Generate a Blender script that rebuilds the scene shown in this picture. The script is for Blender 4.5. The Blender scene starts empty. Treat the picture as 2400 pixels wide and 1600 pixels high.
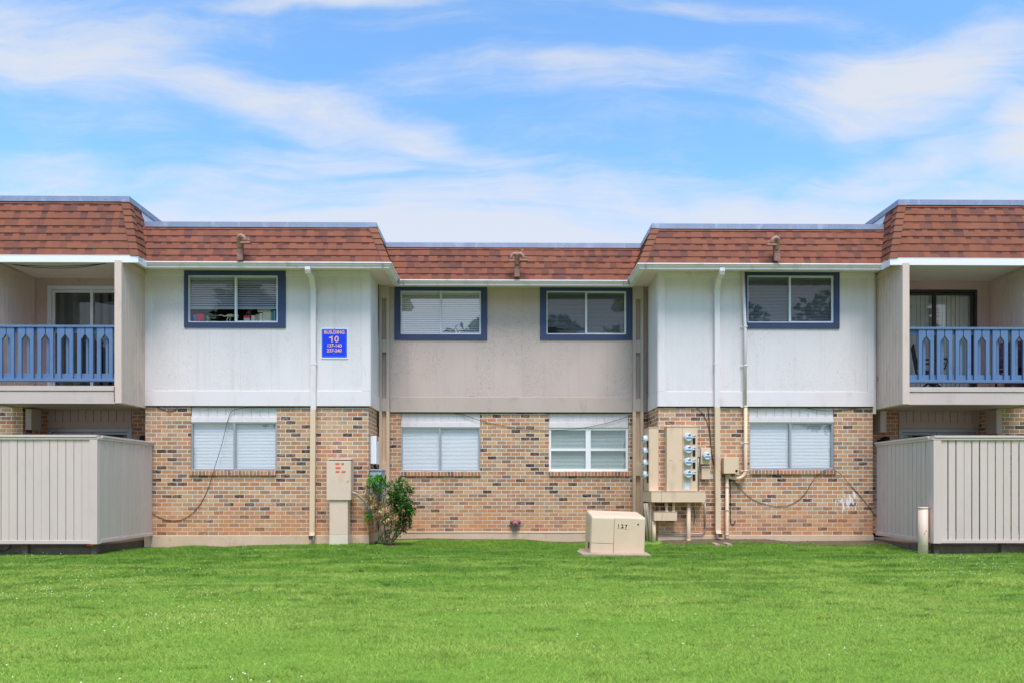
import bpy, bmesh, math, random
import numpy as np
from mathutils import Vector, Matrix

# ------------------------------------------------------------------ camera
scene = bpy.context.scene
COL = scene.collection
R = math.radians
F = 1652.0                 # focal length in pixels of the 2400 px wide photograph
TH = R(0.6)                # the camera looks a touch to the right of the facade's normal
ZC = 1.16                  # lens height above the ground at the wall
cam_d = bpy.data.cameras.new('camera')
cam = bpy.data.objects.new('camera', cam_d)
COL.objects.link(cam)
cam.location = (0, 0, ZC)
cam.rotation_euler = (R(90), 0, -TH)
cam_d.sensor_width = 36.0
cam_d.lens = 36.0 * F / 2400.0
cam_d.shift_y = 340.0 / 2400.0
cam_d.clip_start = 0.05
cam_d.clip_end = 3000
scene.camera = cam

# ------------------------------------------------------------------ light
SUN_EL, SUN_AZ = R(63), R(172)      # azimuth clockwise from +y: behind the camera, a little right
SKY_STRENGTH = 0.115
sun_d = bpy.data.lights.new('sun', 'SUN')
sun_d.energy = 3.1
sun_d.angle = R(26)
sun_d.color = (1.0, 0.925, 0.88)
sun = bpy.data.objects.new('sun', sun_d)
COL.objects.link(sun)
_dir = Vector((math.sin(SUN_AZ) * math.cos(SUN_EL), math.cos(SUN_AZ) * math.cos(SUN_EL), math.sin(SUN_EL)))
sun.rotation_euler = _dir.to_track_quat('Z', 'Y').to_euler()
sun.location = _dir * 60
scene.view_settings.view_transform = 'Standard'
scene.view_settings.look = 'None'
scene.view_settings.exposure = 0.3
scene.view_settings.gamma = 1.0
scene.view_settings.use_curve_mapping = False
scene.cycles.max_bounces = 6
scene.cycles.transparent_max_bounces = 16


def node(nt, typ, **kw):
    n = nt.nodes.new(typ)
    for k, v in kw.items():
        if k.startswith('i_'):
            n.inputs[k[2:].replace('_', ' ')].default_value = v
        else:
            setattr(n, k, v)
    return n


class NT:
    """Short-hand for building node trees."""
    def __init__(self, tree):
        self.t = tree

    def n(self, typ, **kw):
        return node(self.t, typ, **kw)

    def l(self, a, b):
        self.t.links.new(a, b)

    def put(self, v, sock):
        if hasattr(v, 'is_linked') or isinstance(v, bpy.types.NodeSocket):
            self.l(v, sock)
        else:
            sock.default_value = v

    def m(self, op, a, b=None, c=None, clamp=False):
        x = self.n('ShaderNodeMath', operation=op)
        x.use_clamp = clamp
        for i, v in enumerate((a, b, c)):
            if v is not None:
                self.put(v, x.inputs[i])
        return x.outputs[0]

    def mr(self, v, a, b, c=0.0, d=1.0, smooth=True):
        x = self.n('ShaderNodeMapRange', interpolation_type='SMOOTHSTEP' if smooth else 'LINEAR')
        self.put(v, x.inputs['Value'])
        for k, val in (('From Min', a), ('From Max', b), ('To Min', c), ('To Max', d)):
            self.put(val, x.inputs[k])
        return x.outputs[0]

    def noise(self, vec, scale, detail=3, rough=0.55, dist=0.0):
        x = self.n('ShaderNodeTexNoise')
        if vec is not None:
            self.l(vec, x.inputs['Vector'])
        x.inputs['Scale'].default_value = scale
        x.inputs['Detail'].default_value = detail
        x.inputs['Roughness'].default_value = rough
        x.inputs['Distortion'].default_value = dist
        return x.outputs[0]

    def mix(self, fac, a, b, blend='MIX'):
        x = self.n('ShaderNodeMix', data_type='RGBA', blend_type=blend)
        x.clamp_result = False
        self.put(fac, x.inputs[0])
        self.put(a, x.inputs[6])
        self.put(b, x.inputs[7])
        return x.outputs[2]

    def mapping(self, vec, loc=(0, 0, 0), rot=(0, 0, 0), scale=(1, 1, 1), kind='POINT'):
        x = self.n('ShaderNodeMapping', vector_type=kind)
        self.l(vec, x.inputs['Vector'])
        x.inputs['Location'].default_value = loc
        x.inputs['Rotation'].default_value = rot
        x.inputs['Scale'].default_value = scale
        return x.outputs[0]

    def xyz(self, vec):
        x = self.n('ShaderNodeSeparateXYZ')
        self.l(vec, x.inputs[0])
        return x.outputs

    def comb(self, x_, y_, z_=0.0):
        x = self.n('ShaderNodeCombineXYZ')
        for i, v in enumerate((x_, y_, z_)):
            self.put(v, x.inputs[i])
        return x.outputs[0]


# ------------------------------------------------------------------ sky
world = bpy.data.worlds.new('World')
scene.world = world
world.use_nodes = True
wt = NT(world.node_tree)
world.node_tree.nodes.clear()
w_out = wt.n('ShaderNodeOutputWorld')
w_bg = wt.n('ShaderNodeBackground')
w_bg.inputs['Strength'].default_value = SKY_STRENGTH
wt.l(w_bg.outputs[0], w_out.inputs[0])
sky = wt.n('ShaderNodeTexSky', sky_type='NISHITA')
sky.sun_disc = False
sky.sun_elevation = SUN_EL
sky.sun_rotation = SUN_AZ
sky.altitude = 50
sky.air_density = 1.0
sky.dust_density = 0.6
sky.ozone_density = 2.0
tc = wt.n('ShaderNodeTexCoord')
dx, dy, dz = wt.xyz(tc.outputs['Generated'])
ady = wt.m('MAXIMUM', wt.m('ABSOLUTE', dy), 0.12)
s_ = wt.m('DIVIDE', dx, ady)
t_ = wt.m('DIVIDE', dz, ady)
flat = wt.comb(s_, t_)
# wind-drawn wisps: a warped, stretched noise plus long soft bands of cirrus
w1 = wt.n('ShaderNodeTexNoise')
wt.l(wt.mapping(flat, scale=(1.6, 4.0, 1)), w1.inputs['Vector'])
w1.inputs['Scale'].default_value = 1.6
w1.inputs['Detail'].default_value = 4
wv = wt.n('ShaderNodeVectorMath', operation='SUBTRACT')
wt.l(w1.outputs['Color'], wv.inputs[0])
wv.inputs[1].default_value = (0.5, 0.5, 0.5)
wv2 = wt.n('ShaderNodeVectorMath', operation='MULTIPLY')
wt.l(wv.outputs[0], wv2.inputs[0])
wv2.inputs[1].default_value = (0.17, 0.12, 0)
wadd = wt.n('ShaderNodeVectorMath', operation='ADD')
wt.l(flat, wadd.inputs[0])
wt.l(wv2.outputs[0], wadd.inputs[1])
warped = wadd.outputs[0]
fib = wt.noise(wt.mapping(warped, rot=(0, 0, R(9)), scale=(1.7, 12.0, 1)), 1.0, 9, 0.66, 0.5)
puff = wt.noise(wt.mapping(warped, scale=(3.0, 6.0, 1)), 1.7, 6, 0.6, 0.3)
BANDS = [  # azimuth-tangent s, elevation-tangent t, half length, half width, tilt, strength
    (-0.640, 0.628, 0.300, 0.078, -8, 0.98), (-0.330, 0.555, 0.330, 0.050, -14, 0.86),
    (-0.120, 0.500, 0.230, 0.028, -12, 0.72), (0.040, 0.580, 0.340, 0.036, 3, 0.82),
    (0.580, 0.575, 0.210, 0.092, 8, 1.2), (0.660, 0.620, 0.190, 0.060, 14, 0.8), (0.540, 0.450, 0.320, 0.048, 15, 1.0), (0.760, 0.500, 0.110, 0.100, 28, 1.2),
    (-0.270, 0.690, 0.220, 0.020, 0, 0.85), (0.330, 0.680, 0.240, 0.022, -3, 0.6),
    (-0.620, 0.445, 0.220, 0.055, -5, 0.8), (-0.270, 0.464, 0.210, 0.042, 2, 0.7), (-0.450, 0.425, 0.25, 0.05, 0, 0.75),
    (0.300, 0.420, 0.300, 0.050, 6, 0.75),
]
acc = None
for (bs, bt, hl, hw, tilt, st) in BANDS:
    v = wt.mapping(warped, loc=(bs, bt, 0), rot=(0, 0, R(tilt)), scale=(hl, hw, 1), kind='TEXTURE')
    ln = wt.n('ShaderNodeVectorMath', operation='LENGTH')
    wt.l(v, ln.inputs[0])
    band = wt.mr(ln.outputs['Value'], 1.25, 0.15, 0.0, st)
    acc = band if acc is None else wt.m('MAXIMUM', acc, band)
tex = wt.m('ADD', wt.m('MULTIPLY', wt.m('SUBTRACT', fib, 0.5), 2.0), wt.m('MULTIPLY', wt.m('SUBTRACT', puff, 0.5), 1.0))
dens = wt.mr(wt.m('ADD', wt.m('MULTIPLY', acc, 0.78), tex), -0.14, 1.12, 0.0, 0.92)
low = wt.mr(wt.m('ADD', wt.xyz(warped)[1], wt.m('MULTIPLY', tex, -0.14)), 0.515, 0.36, 0.0, 0.88)
dens = wt.m('MAXIMUM', dens, low)
hi = wt.mr(wt.xyz(tc.outputs['Generated'])[2], -0.05, 0.02)
dens = wt.m('MULTIPLY', dens, hi)
SKY_BASE = wt.mix(1.0, sky.outputs[0], (1.58, 2.08, 2.3, 1), 'MULTIPLY')
sky_col = wt.mix(dens, SKY_BASE, (5.5, 5.7, 6.15, 1))
wt.l(sky_col, w_bg.inputs['Color'])

# ------------------------------------------------------------------ measuring helpers
def ray(px, py):
    a = (px - 1200.0) / F
    return (a * math.cos(TH) + math.sin(TH), -a * math.sin(TH) + math.cos(TH), (1140.0 - py) / F)


def PX(px, d):
    r = ray(px, 1140)
    return r[0] * d / r[1]


def PZ(py, d, px=1200.0):
    r = ray(px, py)
    return ZC + r[2] * d / r[1]


def P(px, py, d):
    return (PX(px, d), d, PZ(py, d, px))


KG = 1.16


def srgb(r, g, b, k=1.0):
    k *= KG
    o = []
    for c in (r, g, b):
        c /= 255.0
        c = c / 12.92 if c <= 0.04045 else ((c + 0.055) / 1.055) ** 2.4
        o.append(min(c * k, 0.88))
    return (o[0], o[1], o[2], 1.0)


# ------------------------------------------------------------------ materials
def new_mat(name):
    m = bpy.data.materials.new(name)
    m.use_nodes = True
    m.node_tree.nodes.clear()
    nt = NT(m.node_tree)
    out = nt.n('ShaderNodeOutputMaterial')
    bs = nt.n('ShaderNodeBsdfPrincipled')
    nt.l(bs.outputs[0], out.inputs[0])
    return m, nt, bs, out


def bump(nt, bs, height, strength=0.3, dist=0.01):
    b = nt.n('ShaderNodeBump')
    b.inputs['Strength'].default_value = strength
    b.inputs['Distance'].default_value = dist
    nt.l(height, b.inputs['Height'])
    nt.l(b.outputs[0], bs.inputs['Normal'])


def paint(name, col, rough=0.6, vary=0.12, scale=1.5, fine=40, bmp=0.12, metal=0.0, dirt=None, dirt_amt=0.0, streak=False, spec=0.4):
    m, nt, bs, out = new_mat(name)
    geo = nt.n('ShaderNodeNewGeometry')
    pos = geo.outputs['Position']
    p2 = nt.mapping(pos, scale=(1, 1, 0.18)) if streak else pos
    big = nt.noise(p2, scale, 4, 0.6)
    sm = nt.noise(pos, fine, 3, 0.6)
    f = nt.m('ADD', nt.m('MULTIPLY', nt.m('SUBTRACT', big, 0.5), vary * 2.2), nt.m('MULTIPLY', nt.m('SUBTRACT', sm, 0.5), vary))
    f = nt.m('ADD', f, 1.0)
    cc = nt.comb(f, f, f)
    c = nt.mix(1.0, col, cc, 'MULTIPLY')
    if dirt:
        d = nt.mr(nt.noise(nt.mapping(pos, loc=(3.1, 1.7, 5.2), scale=(1, 1, 0.4 if streak else 1)), scale * 2.3, 6, 0.65), 0.52, 0.74, 0.0, dirt_amt)
        c = nt.mix(d, c, dirt)
    nt.l(c, bs.inputs['Base Color'])
    bs.inputs['Roughness'].default_value = rough
    bs.inputs['Metallic'].default_value = metal
    bs.inputs['Specular IOR Level'].default_value = spec
    bump(nt, bs, sm, bmp, 0.004)
    return m


def stucco(name, col, speck, seam=0.61, amount=1.0):
    """Painted plywood siding: worm-eaten rough-sawn face, faint vertical board seams."""
    m, nt, bs, out = new_mat(name)
    geo = nt.n('ShaderNodeNewGeometry')
    pos = geo.outputs['Position']
    x, y, z = nt.xyz(pos)
    u = nt.m('ADD', x, y)
    big = nt.noise(nt.mapping(pos, scale=(1, 1, 0.35)), 1.3, 5, 0.6)
    patch = nt.mr(nt.noise(nt.mapping(pos, loc=(7, 2, 1), scale=(1, 1, 0.6)), 1.6, 3, 0.6), 0.40, 0.60)
    worm = nt.noise(nt.mapping(pos, scale=(1.3, 1.3, 0.75)), 34, 4, 0.62, 1.6)
    wm = nt.m('MULTIPLY', nt.mr(worm, 0.55, 0.64), patch)
    fine = nt.noise(nt.mapping(pos, scale=(1, 1, 0.15)), 90, 3, 0.6)
    su = nt.m('ABSOLUTE', nt.m('SUBTRACT', nt.m('FRACT', nt.m('DIVIDE', nt.m('ADD', u, 100.13), seam)), 0.5))
    seamf = nt.m('MULTIPLY', nt.mr(su, 0.010, 0.004), 0.5)
    f = nt.m('ADD', nt.m('MULTIPLY', nt.m('SUBTRACT', big, 0.5), 0.22), nt.m('MULTIPLY', nt.m('SUBTRACT', fine, 0.5), 0.10))
    f = nt.m('ADD', f, 1.0)
    c = nt.mix(1.0, col, nt.comb(f, f, f), 'MULTIPLY')
    c = nt.mix(nt.m('MULTIPLY', wm, 0.62 * amount), c, speck)
    c = nt.mix(nt.m('MULTIPLY', seamf, 0.34), c, speck)
    drip = nt.mr(nt.noise(nt.mapping(pos, loc=(1, 0, 9), scale=(5.5, 5.5, 0.25)), 1.0, 5, 0.65), 0.53, 0.78, 0.0, 0.17)
    c = nt.mix(drip, c, srgb(126, 114, 104))
    nt.l(c, bs.inputs['Base Color'])
    bs.inputs['Roughness'].default_value = 0.75
    h = nt.m('SUBTRACT', nt.m('MULTIPLY', fine, 0.35), nt.m('ADD', wm, nt.m('MULTIPLY', seamf, 1.2)))
    bump(nt, bs, h, 0.35, 0.005)
    return m


def brick(name, cw=0.2034, ch=0.0811, z0=0.2023, mortar=0.0120, single=False, shade=1.0, splash=False):
    """Running-bond brick, each brick its own tone from its row and column; works on faces along x and along y."""
    m, nt, bs, out = new_mat(name)
    geo = nt.n('ShaderNodeNewGeometry')
    pos = geo.outputs['Position']
    x, y, z = nt.xyz(pos)
    wob = nt.noise(pos, 9, 2, 0.5)
    u0 = nt.m('ADD', nt.m('ADD', x, y), 60.0)
    v0 = nt.m('SUBTRACT', z, z0)
    u = nt.m('ADD', u0, nt.m('MULTIPLY', nt.m('SUBTRACT', wob, 0.5), 0.006))
    v = nt.m('ADD', v0, nt.m('MULTIPLY', nt.m('SUBTRACT', nt.noise(pos, 7, 2, 0.5), 0.5), 0.004))
    rowf = nt.m('DIVIDE', v, ch)
    row = nt.m('FLOOR', rowf)
    if single:
        row = nt.m('MULTIPLY', row, 0.0)
    odd = nt.m('MODULO', nt.m('ADD', row, 200.0), 2.0)
    colf = nt.m('ADD', nt.m('DIVIDE', u, cw), nt.m('MULTIPLY', odd, 0.5))
    col = nt.m('FLOOR', colf)
    fu = nt.m('FRACT', colf)
    fv = nt.m('FRACT', rowf)
    du = nt.m('MULTIPLY', nt.m('MINIMUM', fu, nt.m('SUBTRACT', 1.0, fu)), cw)
    dv = nt.m('MULTIPLY', nt.m('MINIMUM', fv, nt.m('SUBTRACT', 1.0, fv)), ch)
    if single:
        dist = du
    else:
        dist = nt.m('MINIMUM', du, dv)
    rough_n = nt.noise(pos, 60, 3, 0.6)
    face = nt.mr(nt.m('ADD', dist, nt.m('MULTIPLY', nt.m('SUBTRACT', rough_n, 0.5), 0.004)), mortar * 0.32, mortar * 0.62)
    wn = nt.n('ShaderNodeTexWhiteNoise', noise_dimensions='3D')
    nt.l(nt.comb(col, row, 3.0), wn.inputs['Vector'])
    r1 = wn.outputs['Value']
    wn2 = nt.n('ShaderNodeTexWhiteNoise', noise_dimensions='3D')
    nt.l(nt.comb(col, row, 11.0), wn2.inputs['Vector'])
    r2 = wn2.outputs['Value']
    ramp = nt.n('ShaderNodeValToRGB')
    cr = ramp.color_ramp
    cr.interpolation = 'CONSTANT'
    tones = [(0.0, (198, 146, 104)), (0.16, (203, 164, 124)), (0.31, (184, 132, 95)), (0.43, (201, 140, 98)),
             (0.53, (178, 146, 114)), (0.62, (162, 132, 110)), (0.70, (201, 160, 124)), (0.78, (188, 118, 82)), (0.83, (138, 110, 96)),
             (0.885, (56, 43, 46)), (0.95, (84, 66, 62))]
    if single:
        tones = [(0.0, (186, 128, 92)), (0.2, (168, 122, 88)), (0.4, (196, 128, 88)), (0.6, (150, 118, 88)), (0.75, (190, 112, 78)), (0.9, (112, 88, 74))]
    while len(cr.elements) < len(tones):
        cr.elements.new(0.5)
    for e, (p_, c_) in zip(cr.elements, tones):
        e.position = p_
        e.color = srgb(*c_, k=0.82 * shade * (1.0))
    # burnt bricks gather in places
    cl = nt.noise(nt.mapping(pos, loc=(2, 4, 0.3)), 0.9, 2, 0.5)
    sel = nt.m('ADD', nt.m('MULTIPLY', r1, 0.98), nt.m('MULTIPLY', nt.m('SUBTRACT', cl, 0.5), 0.34))
    nt.l(nt.m('MINIMUM', nt.m('MAXIMUM', sel, 0.0), 0.999), ramp.inputs[0])
    c = ramp.outputs[0]
    # mottling inside a brick
    mot = nt.noise(nt.mapping(pos, scale=(1, 1, 1.6)), 22, 5, 0.68, 0.6)
    tint = nt.mix(r2, srgb(150, 120, 100, 0.9), srgb(206, 152, 114, 0.9))
    c = nt.mix(nt.m('MULTIPLY', nt.mr(mot, 0.40, 0.66), 0.6), c, tint)
    stre = nt.noise(nt.mapping(pos, scale=(1, 1, 2.6)), 13, 4, 0.65)
    c = nt.mix(nt.mr(stre, 0.54, 0.74, 0.0, 0.45), c, srgb(132, 98, 78, .8))
    f = nt.m('ADD', 0.87, nt.m('MULTIPLY', nt.m('ADD', r2, mot), 0.14))
    c = nt.mix(1.0, c, nt.comb(f, f, f), 'MULTIPLY')
    # dark flecks and pale lime bloom
    flk = nt.noise(pos, 75, 3, 0.6)
    c = nt.mix(nt.mr(flk, 0.64, 0.74, 0.0, 0.5), c, srgb(84, 66, 60))
    bl = nt.m('MULTIPLY', nt.mr(nt.noise(pos, 1.7, 3, 0.6), 0.50, 0.70), nt.mr(nt.noise(nt.mapping(pos, scale=(1, 1, 1.7)), 26, 5, 0.7, 0.8), 0.50, 0.68))
    c = nt.mix(nt.m('MULTIPLY', bl, 0.75), c, srgb(220, 204, 192))
    # earth splashed on the lowest courses
    sp = nt.m('MULTIPLY', nt.mr(nt.m('ADD', z, nt.m('MULTIPLY', nt.noise(pos, 0.8, 2, .5), -.5)), 0.75, -0.05), nt.mr(nt.noise(pos, 2.2, 4, 0.6), 0.30, 0.7, 0.15, 0.62))
    mo = nt.mix(nt.noise(pos, 14, 4, 0.6), srgb(206, 188, 168), srgb(246, 234, 220))
    if shade < 1:
        mo = nt.mix(1.0, mo, (shade, shade, shade, 1), 'MULTIPLY')
    c = nt.mix(face, mo, c)
    c = nt.mix(sp, c, srgb(198, 136, 92))
    if splash:   # blobs of old white paint thrown at the bricks
        bx = P(1990, 1180, 14.0)
        e = nt.mapping(pos, loc=(bx[0], 14.0, bx[2]), rot=(0, R(0), 0), scale=(0.62, 1, 0.52), kind='TEXTURE')
        ln = nt.n('ShaderNodeVectorMath', operation='LENGTH')
        nt.l(e, ln.inputs[0])
        rad = nt.mr(ln.outputs['Value'], 1.15, 0.1)
        sm = nt.noise(nt.mapping(pos, loc=(0.9, 0, 0.55), rot=(0, R(32), 0), scale=(1.5, 1, 0.62)), 9.5, 4, 0.6, 0.5)
        pm = nt.mr(nt.m('ADD', sm, nt.m('MULTIPLY', rad, 0.32)), 0.81, 0.87)
        c = nt.mix(nt.m('MULTIPLY', pm, .8), c, srgb(222, 222, 228))
    nt.l(c, bs.inputs['Base Color'])
    bs.inputs['Roughness'].default_value = 0.85
    bs.inputs['Specular IOR Level'].default_value = 0.25
    hh = nt.m('ADD', nt.m('MULTIPLY', face, 1.0), nt.m('MULTIPLY', rough_n, 0.25))
    bump(nt, bs, hh, 0.6, 0.008)
    return m


def shingle_mat(name, tab=0.125, hip=False):
    """Laminated asphalt shingles; UV u in metres along the course, v counts courses."""
    m, nt, bs, out = new_mat(name)
    uvn = nt.n('ShaderNodeUVMap')
    u, v, _ = nt.xyz(uvn.outputs[0])
    row = nt.m('FLOOR', nt.m('ADD', v, 0.0005))
    fv = nt.m('SUBTRACT', v, row)
    wr = nt.n('ShaderNodeTexWhiteNoise', noise_dimensions='1D')
    nt.l(row, wr.inputs['W'])
    uu = nt.m('ADD', nt.m('DIVIDE', u, tab), nt.m('MULTIPLY', wr.outputs['Value'], 7.3))
    jit = nt.n('ShaderNodeTexNoise', noise_dimensions='1D')
    nt.l(nt.m('ADD', uu, nt.m('MULTIPLY', row, 17.0)), jit.inputs['W'])
    jit.inputs['Scale'].default_value = 0.7
    uu = nt.m('ADD', uu, nt.m('MULTIPLY', jit.outputs[0], 1.1))
    cell = nt.m('FLOOR', uu)
    w2 = nt.n('ShaderNodeTexWhiteNoise', noise_dimensions='3D')
    nt.l(nt.comb(cell, row, 5.0), w2.inputs['Vector'])
    r = w2.outputs['Value']
    parity = nt.m('MODULO', nt.m('ADD', cell, 2000.0), 2.0)
    ramp = nt.n('ShaderNodeValToRGB')
    cr = ramp.color_ramp
    cr.interpolation = 'CONSTANT'
    tones = [(0.0, (138, 88, 71)), (0.22, (144, 91, 72)), (0.42, (132, 85, 70)), (0.6, (149, 94, 73)), (0.8, (120, 80, 70)), (0.9, (141, 92, 74))]
    if hip:
        tones = [(0.0, (144, 95, 75)), (0.35, (138, 89, 72)), (0.7, (150, 98, 76)), (0.9, (122, 83, 73))]
    while len(cr.elements) < len(tones):
        cr.elements.new(0.5)
    for e, (p_, c_) in zip(cr.elements, tones):
        e.position = p_
        e.color = srgb(*c_, k=0.75)
    nt.l(r, ramp.inputs[0])
    c = ramp.outputs[0]
    geo = nt.n('ShaderNodeNewGeometry')
    pos = geo.outputs['Position']
    g = nt.noise(pos, 160, 2, 0.6)
    big = nt.noise(pos, 1.1, 3, 0.6)
    f = nt.m('ADD', 0.66, nt.m('ADD', nt.m('MULTIPLY', g, 0.3), nt.m('MULTIPLY', big, 0.4)))
    c = nt.mix(1.0, c, nt.comb(f, f, f), 'MULTIPLY')
    if not hip:   # the dark granule band printed along the top of every under-layer tab
        w3 = nt.n('ShaderNodeTexWhiteNoise', noise_dimensions='3D')
        nt.l(nt.comb(cell, row, 9.0), w3.inputs['Vector'])
        band = nt.m('MULTIPLY', nt.m('GREATER_THAN', fv, nt.m('ADD', 0.60, nt.m('MULTIPLY', w3.outputs['Value'], 0.16))), nt.m('MULTIPLY', parity, nt.m('GREATER_THAN', w3.outputs['Value'], 0.12)))
        c = nt.mix(nt.m('MULTIPLY', band, nt.m('ADD', .35, nt.m('MULTIPLY', wr.outputs['Value'], 0.45))), c, srgb(66, 46, 48))
    nt.l(c, bs.inputs['Base Color'])
    bs.inputs['Roughness'].default_value = 0.95
    bs.inputs['Specular IOR Level'].default_value = 0.15
    h = nt.m('ADD', nt.m('MULTIPLY', g, 0.3), nt.m('MULTIPLY', parity, -0.6 if not hip else 0.0))
    bump(nt, bs, h, 0.5, 0.006)
    return m


def glass_mat(name, refl=0.10, tint=(0.92, 0.96, 0.97, 1)):
    m, nt, bs, out = new_mat(name)
    m.node_tree.nodes.remove(bs)
    tr = nt.n('ShaderNodeBsdfTransparent')
    tr.inputs[0].default_value = tint
    gl = nt.n('ShaderNodeBsdfGlossy')
    gl.inputs['Roughness'].default_value = 0.0
    geo = nt.n('ShaderNodeNewGeometry')
    wav = nt.noise(geo.outputs['Position'], 1.6, 2, 0.5)
    b = nt.n('ShaderNodeBump')
    b.inputs['Strength'].default_value = 0.06
    b.inputs['Distance'].default_value = 0.02
    nt.l(wav, b.inputs['Height'])
    nt.l(b.outputs[0], gl.inputs['Normal'])
    dot = nt.n('ShaderNodeVectorMath', operation='DOT_PRODUCT')
    nt.l(geo.outputs['Normal'], dot.inputs[0])
    nt.l(geo.outputs['Incoming'], dot.inputs[1])
    ca = nt.m('MINIMUM', nt.m('ABSOLUTE', dot.outputs['Value']), 1.0)
    fac = nt.m('MINIMUM', nt.m('ADD', nt.m('MULTIPLY', nt.m('POWER', nt.m('SUBTRACT', 1.0, ca), 5.0), 0.95), refl + 0.04), 1.0)
    mx = nt.n('ShaderNodeMixShader')
    nt.l(fac, mx.inputs[0])
    nt.l(tr.outputs[0], mx.inputs[1])
    nt.l(gl.outputs[0], mx.inputs[2])
    nt.l(mx.outputs[0], out.inputs[0])
    return m


def screen_mat(name, opacity=0.5):
    m, nt, bs, out = new_mat(name)
    bs.inputs['Base Color'].default_value = srgb(58, 60, 64)
    bs.inputs['Roughness'].default_value = 0.9
    tr = nt.n('ShaderNodeBsdfTransparent')
    mx = nt.n('ShaderNodeMixShader')
    mx.inputs[0].default_value = opacity
    nt.l(tr.outputs[0], mx.inputs[1])
    nt.l(bs.outputs[0], mx.inputs[2])
    nt.l(mx.outputs[0], out.inputs[0])
    return m


def leaf_mat(name, c1, c2, trans=0.35, rough=0.5):
    m, nt, bs, out = new_mat(name)
    at = nt.n('ShaderNodeAttribute', attribute_name='tone')
    geo = nt.n('ShaderNodeNewGeometry')
    c = nt.mix(at.outputs['Fac'], c1, c2)
    nt.l(c, bs.inputs['Base Color'])
    bs.inputs['Roughness'].default_value = rough
    bs.inputs['Specular IOR Level'].default_value = 0.3
    tl = nt.n('ShaderNodeBsdfTranslucent')
    nt.l(c, tl.inputs[0])
    mx = nt.n('ShaderNodeMixShader')
    mx.inputs[0].default_value = trans
    nt.l(bs.outputs[0], mx.inputs[1])
    nt.l(tl.outputs[0], mx.inputs[2])
    nt.l(mx.outputs[0], out.inputs[0])
    return m


M = {}
M['white_siding'] = stucco('white_siding', srgb(228, 219, 219, 0.84), srgb(160, 150, 142), amount=0.7)
M['taupe_siding'] = stucco('taupe_siding', srgb(200, 180, 172, 0.84), srgb(112, 102, 96))
M['white_trim'] = paint('white_trim', srgb(230, 220, 220, 0.86), 0.55, 0.06, 1.5, dirt=srgb(168, 160, 148), dirt_amt=0.35, streak=True)
M['taupe_trim'] = paint('taupe_trim', srgb(194, 175, 164, 0.83), 0.65, 0.08, dirt=srgb(128, 116, 106), dirt_amt=0.4, streak=True)
M['tan_paint'] = paint('tan_paint', srgb(224, 194, 164, 0.88), 0.5, 0.06, 1.8, dirt=srgb(168, 136, 104), dirt_amt=0.35, streak=True)
M['tan_plastic'] = paint('tan_plastic', srgb(226, 199, 177, 0.84), 0.45, 0.05, 2.2, dirt=srgb(196, 150, 112), dirt_amt=0.4)
M['transformer'] = paint('transformer', srgb(224, 198, 168, 0.84), 0.45, 0.06, 2.6, dirt=srgb(208, 168, 130), dirt_amt=0.5)
M['fence_wood'] = paint('fence_wood', srgb(217, 196, 187, 0.81), 0.8, 0.10, 2.0, 60, 0.35, dirt=srgb(178, 160, 152), dirt_amt=0.3, streak=True)
M['panel_wood'] = paint('panel_wood', srgb(206, 184, 172, 0.95), 0.8, 0.10, 2.0, 60, 0.3, dirt=srgb(140, 126, 116), dirt_amt=0.35, streak=True)
M['deck_wood'] = paint('deck_wood', srgb(210, 192, 182, 0.80), 0.75, 0.08, 2.0, 60, 0.3, dirt=srgb(150, 138, 130), dirt_amt=0.3)
M['blue_rail'] = paint('blue_rail', srgb(104, 132, 174, 0.72), 0.6, 0.12, 2.5, 60, 0.3, dirt=srgb(64, 86, 130), dirt_amt=0.4)
M['blue_trim'] = paint('blue_trim', srgb(58, 70, 106, 0.86), 0.55, 0.14, 2.0, dirt=srgb(36, 46, 76), dirt_amt=0.4)
M['soffit'] = paint('soffit', srgb(234, 204, 210, 0.95), 0.8, 0.06)
M['ceiling'] = paint('ceiling', srgb(222, 202, 200, 0.95), 0.8, 0.06)
M['gutter'] = paint('gutter', srgb(232, 220, 224, 0.92), 0.35, 0.08, 2.0, dirt=srgb(150, 146, 138), dirt_amt=0.5, streak=True)
M['fascia'] = paint('fascia', srgb(240, 230, 236, 0.92), 0.45, 0.05)
M['cap_metal'] = paint('cap_metal', srgb(164, 172, 194, 0.66), 0.42, 0.2, 2.5, 30, 0.1, metal=0.35, dirt=srgb(200, 206, 220, .8), dirt_amt=0.5, streak=True)
M['upstand'] = paint('upstand', srgb(240, 240, 242, 0.95), 0.5, 0.04)
M['roofing'] = paint('roofing', srgb(96, 92, 88), 0.95, 0.2)
M['brick'] = brick('brick', splash=True)
M['sill_brick'] = brick('sill_brick', cw=0.0715, mortar=0.010, single=True)
M['concrete'] = paint('concrete', srgb(212, 186, 156, 0.84), 0.9, 0.2, 1.6, 30, 0.5, dirt=srgb(158, 126, 98), dirt_amt=0.5)
M['pad_concrete'] = paint('pad_concrete', srgb(178, 156, 136, 0.8), 0.9, 0.2, 4, 30, 0.5, dirt=srgb(188, 140, 104), dirt_amt=0.5)
M['slab'] = paint('slab', srgb(150, 128, 112, 0.5), 0.9, 0.3, 3.5, 30, 0.5, dirt=srgb(70, 56, 48), dirt_amt=0.8)
M['dark_wood'] = paint('dark_wood', srgb(104, 88, 80, 0.75), 0.9, 0.25, 4, 40, 0.4)
M['alu'] = paint('alu', srgb(222, 224, 230, 0.85), 0.4, 0.06, 3, metal=0.2)
M['alu_grey'] = paint('alu_grey', srgb(176, 182, 190, 0.8), 0.4, 0.08, 3, metal=0.3)
M['vinyl'] = paint('vinyl', srgb(240, 241, 244, 0.95), 0.35, 0.02)
M['bronze'] = paint('bronze', srgb(56, 48, 48), 0.45, 0.1)
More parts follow.
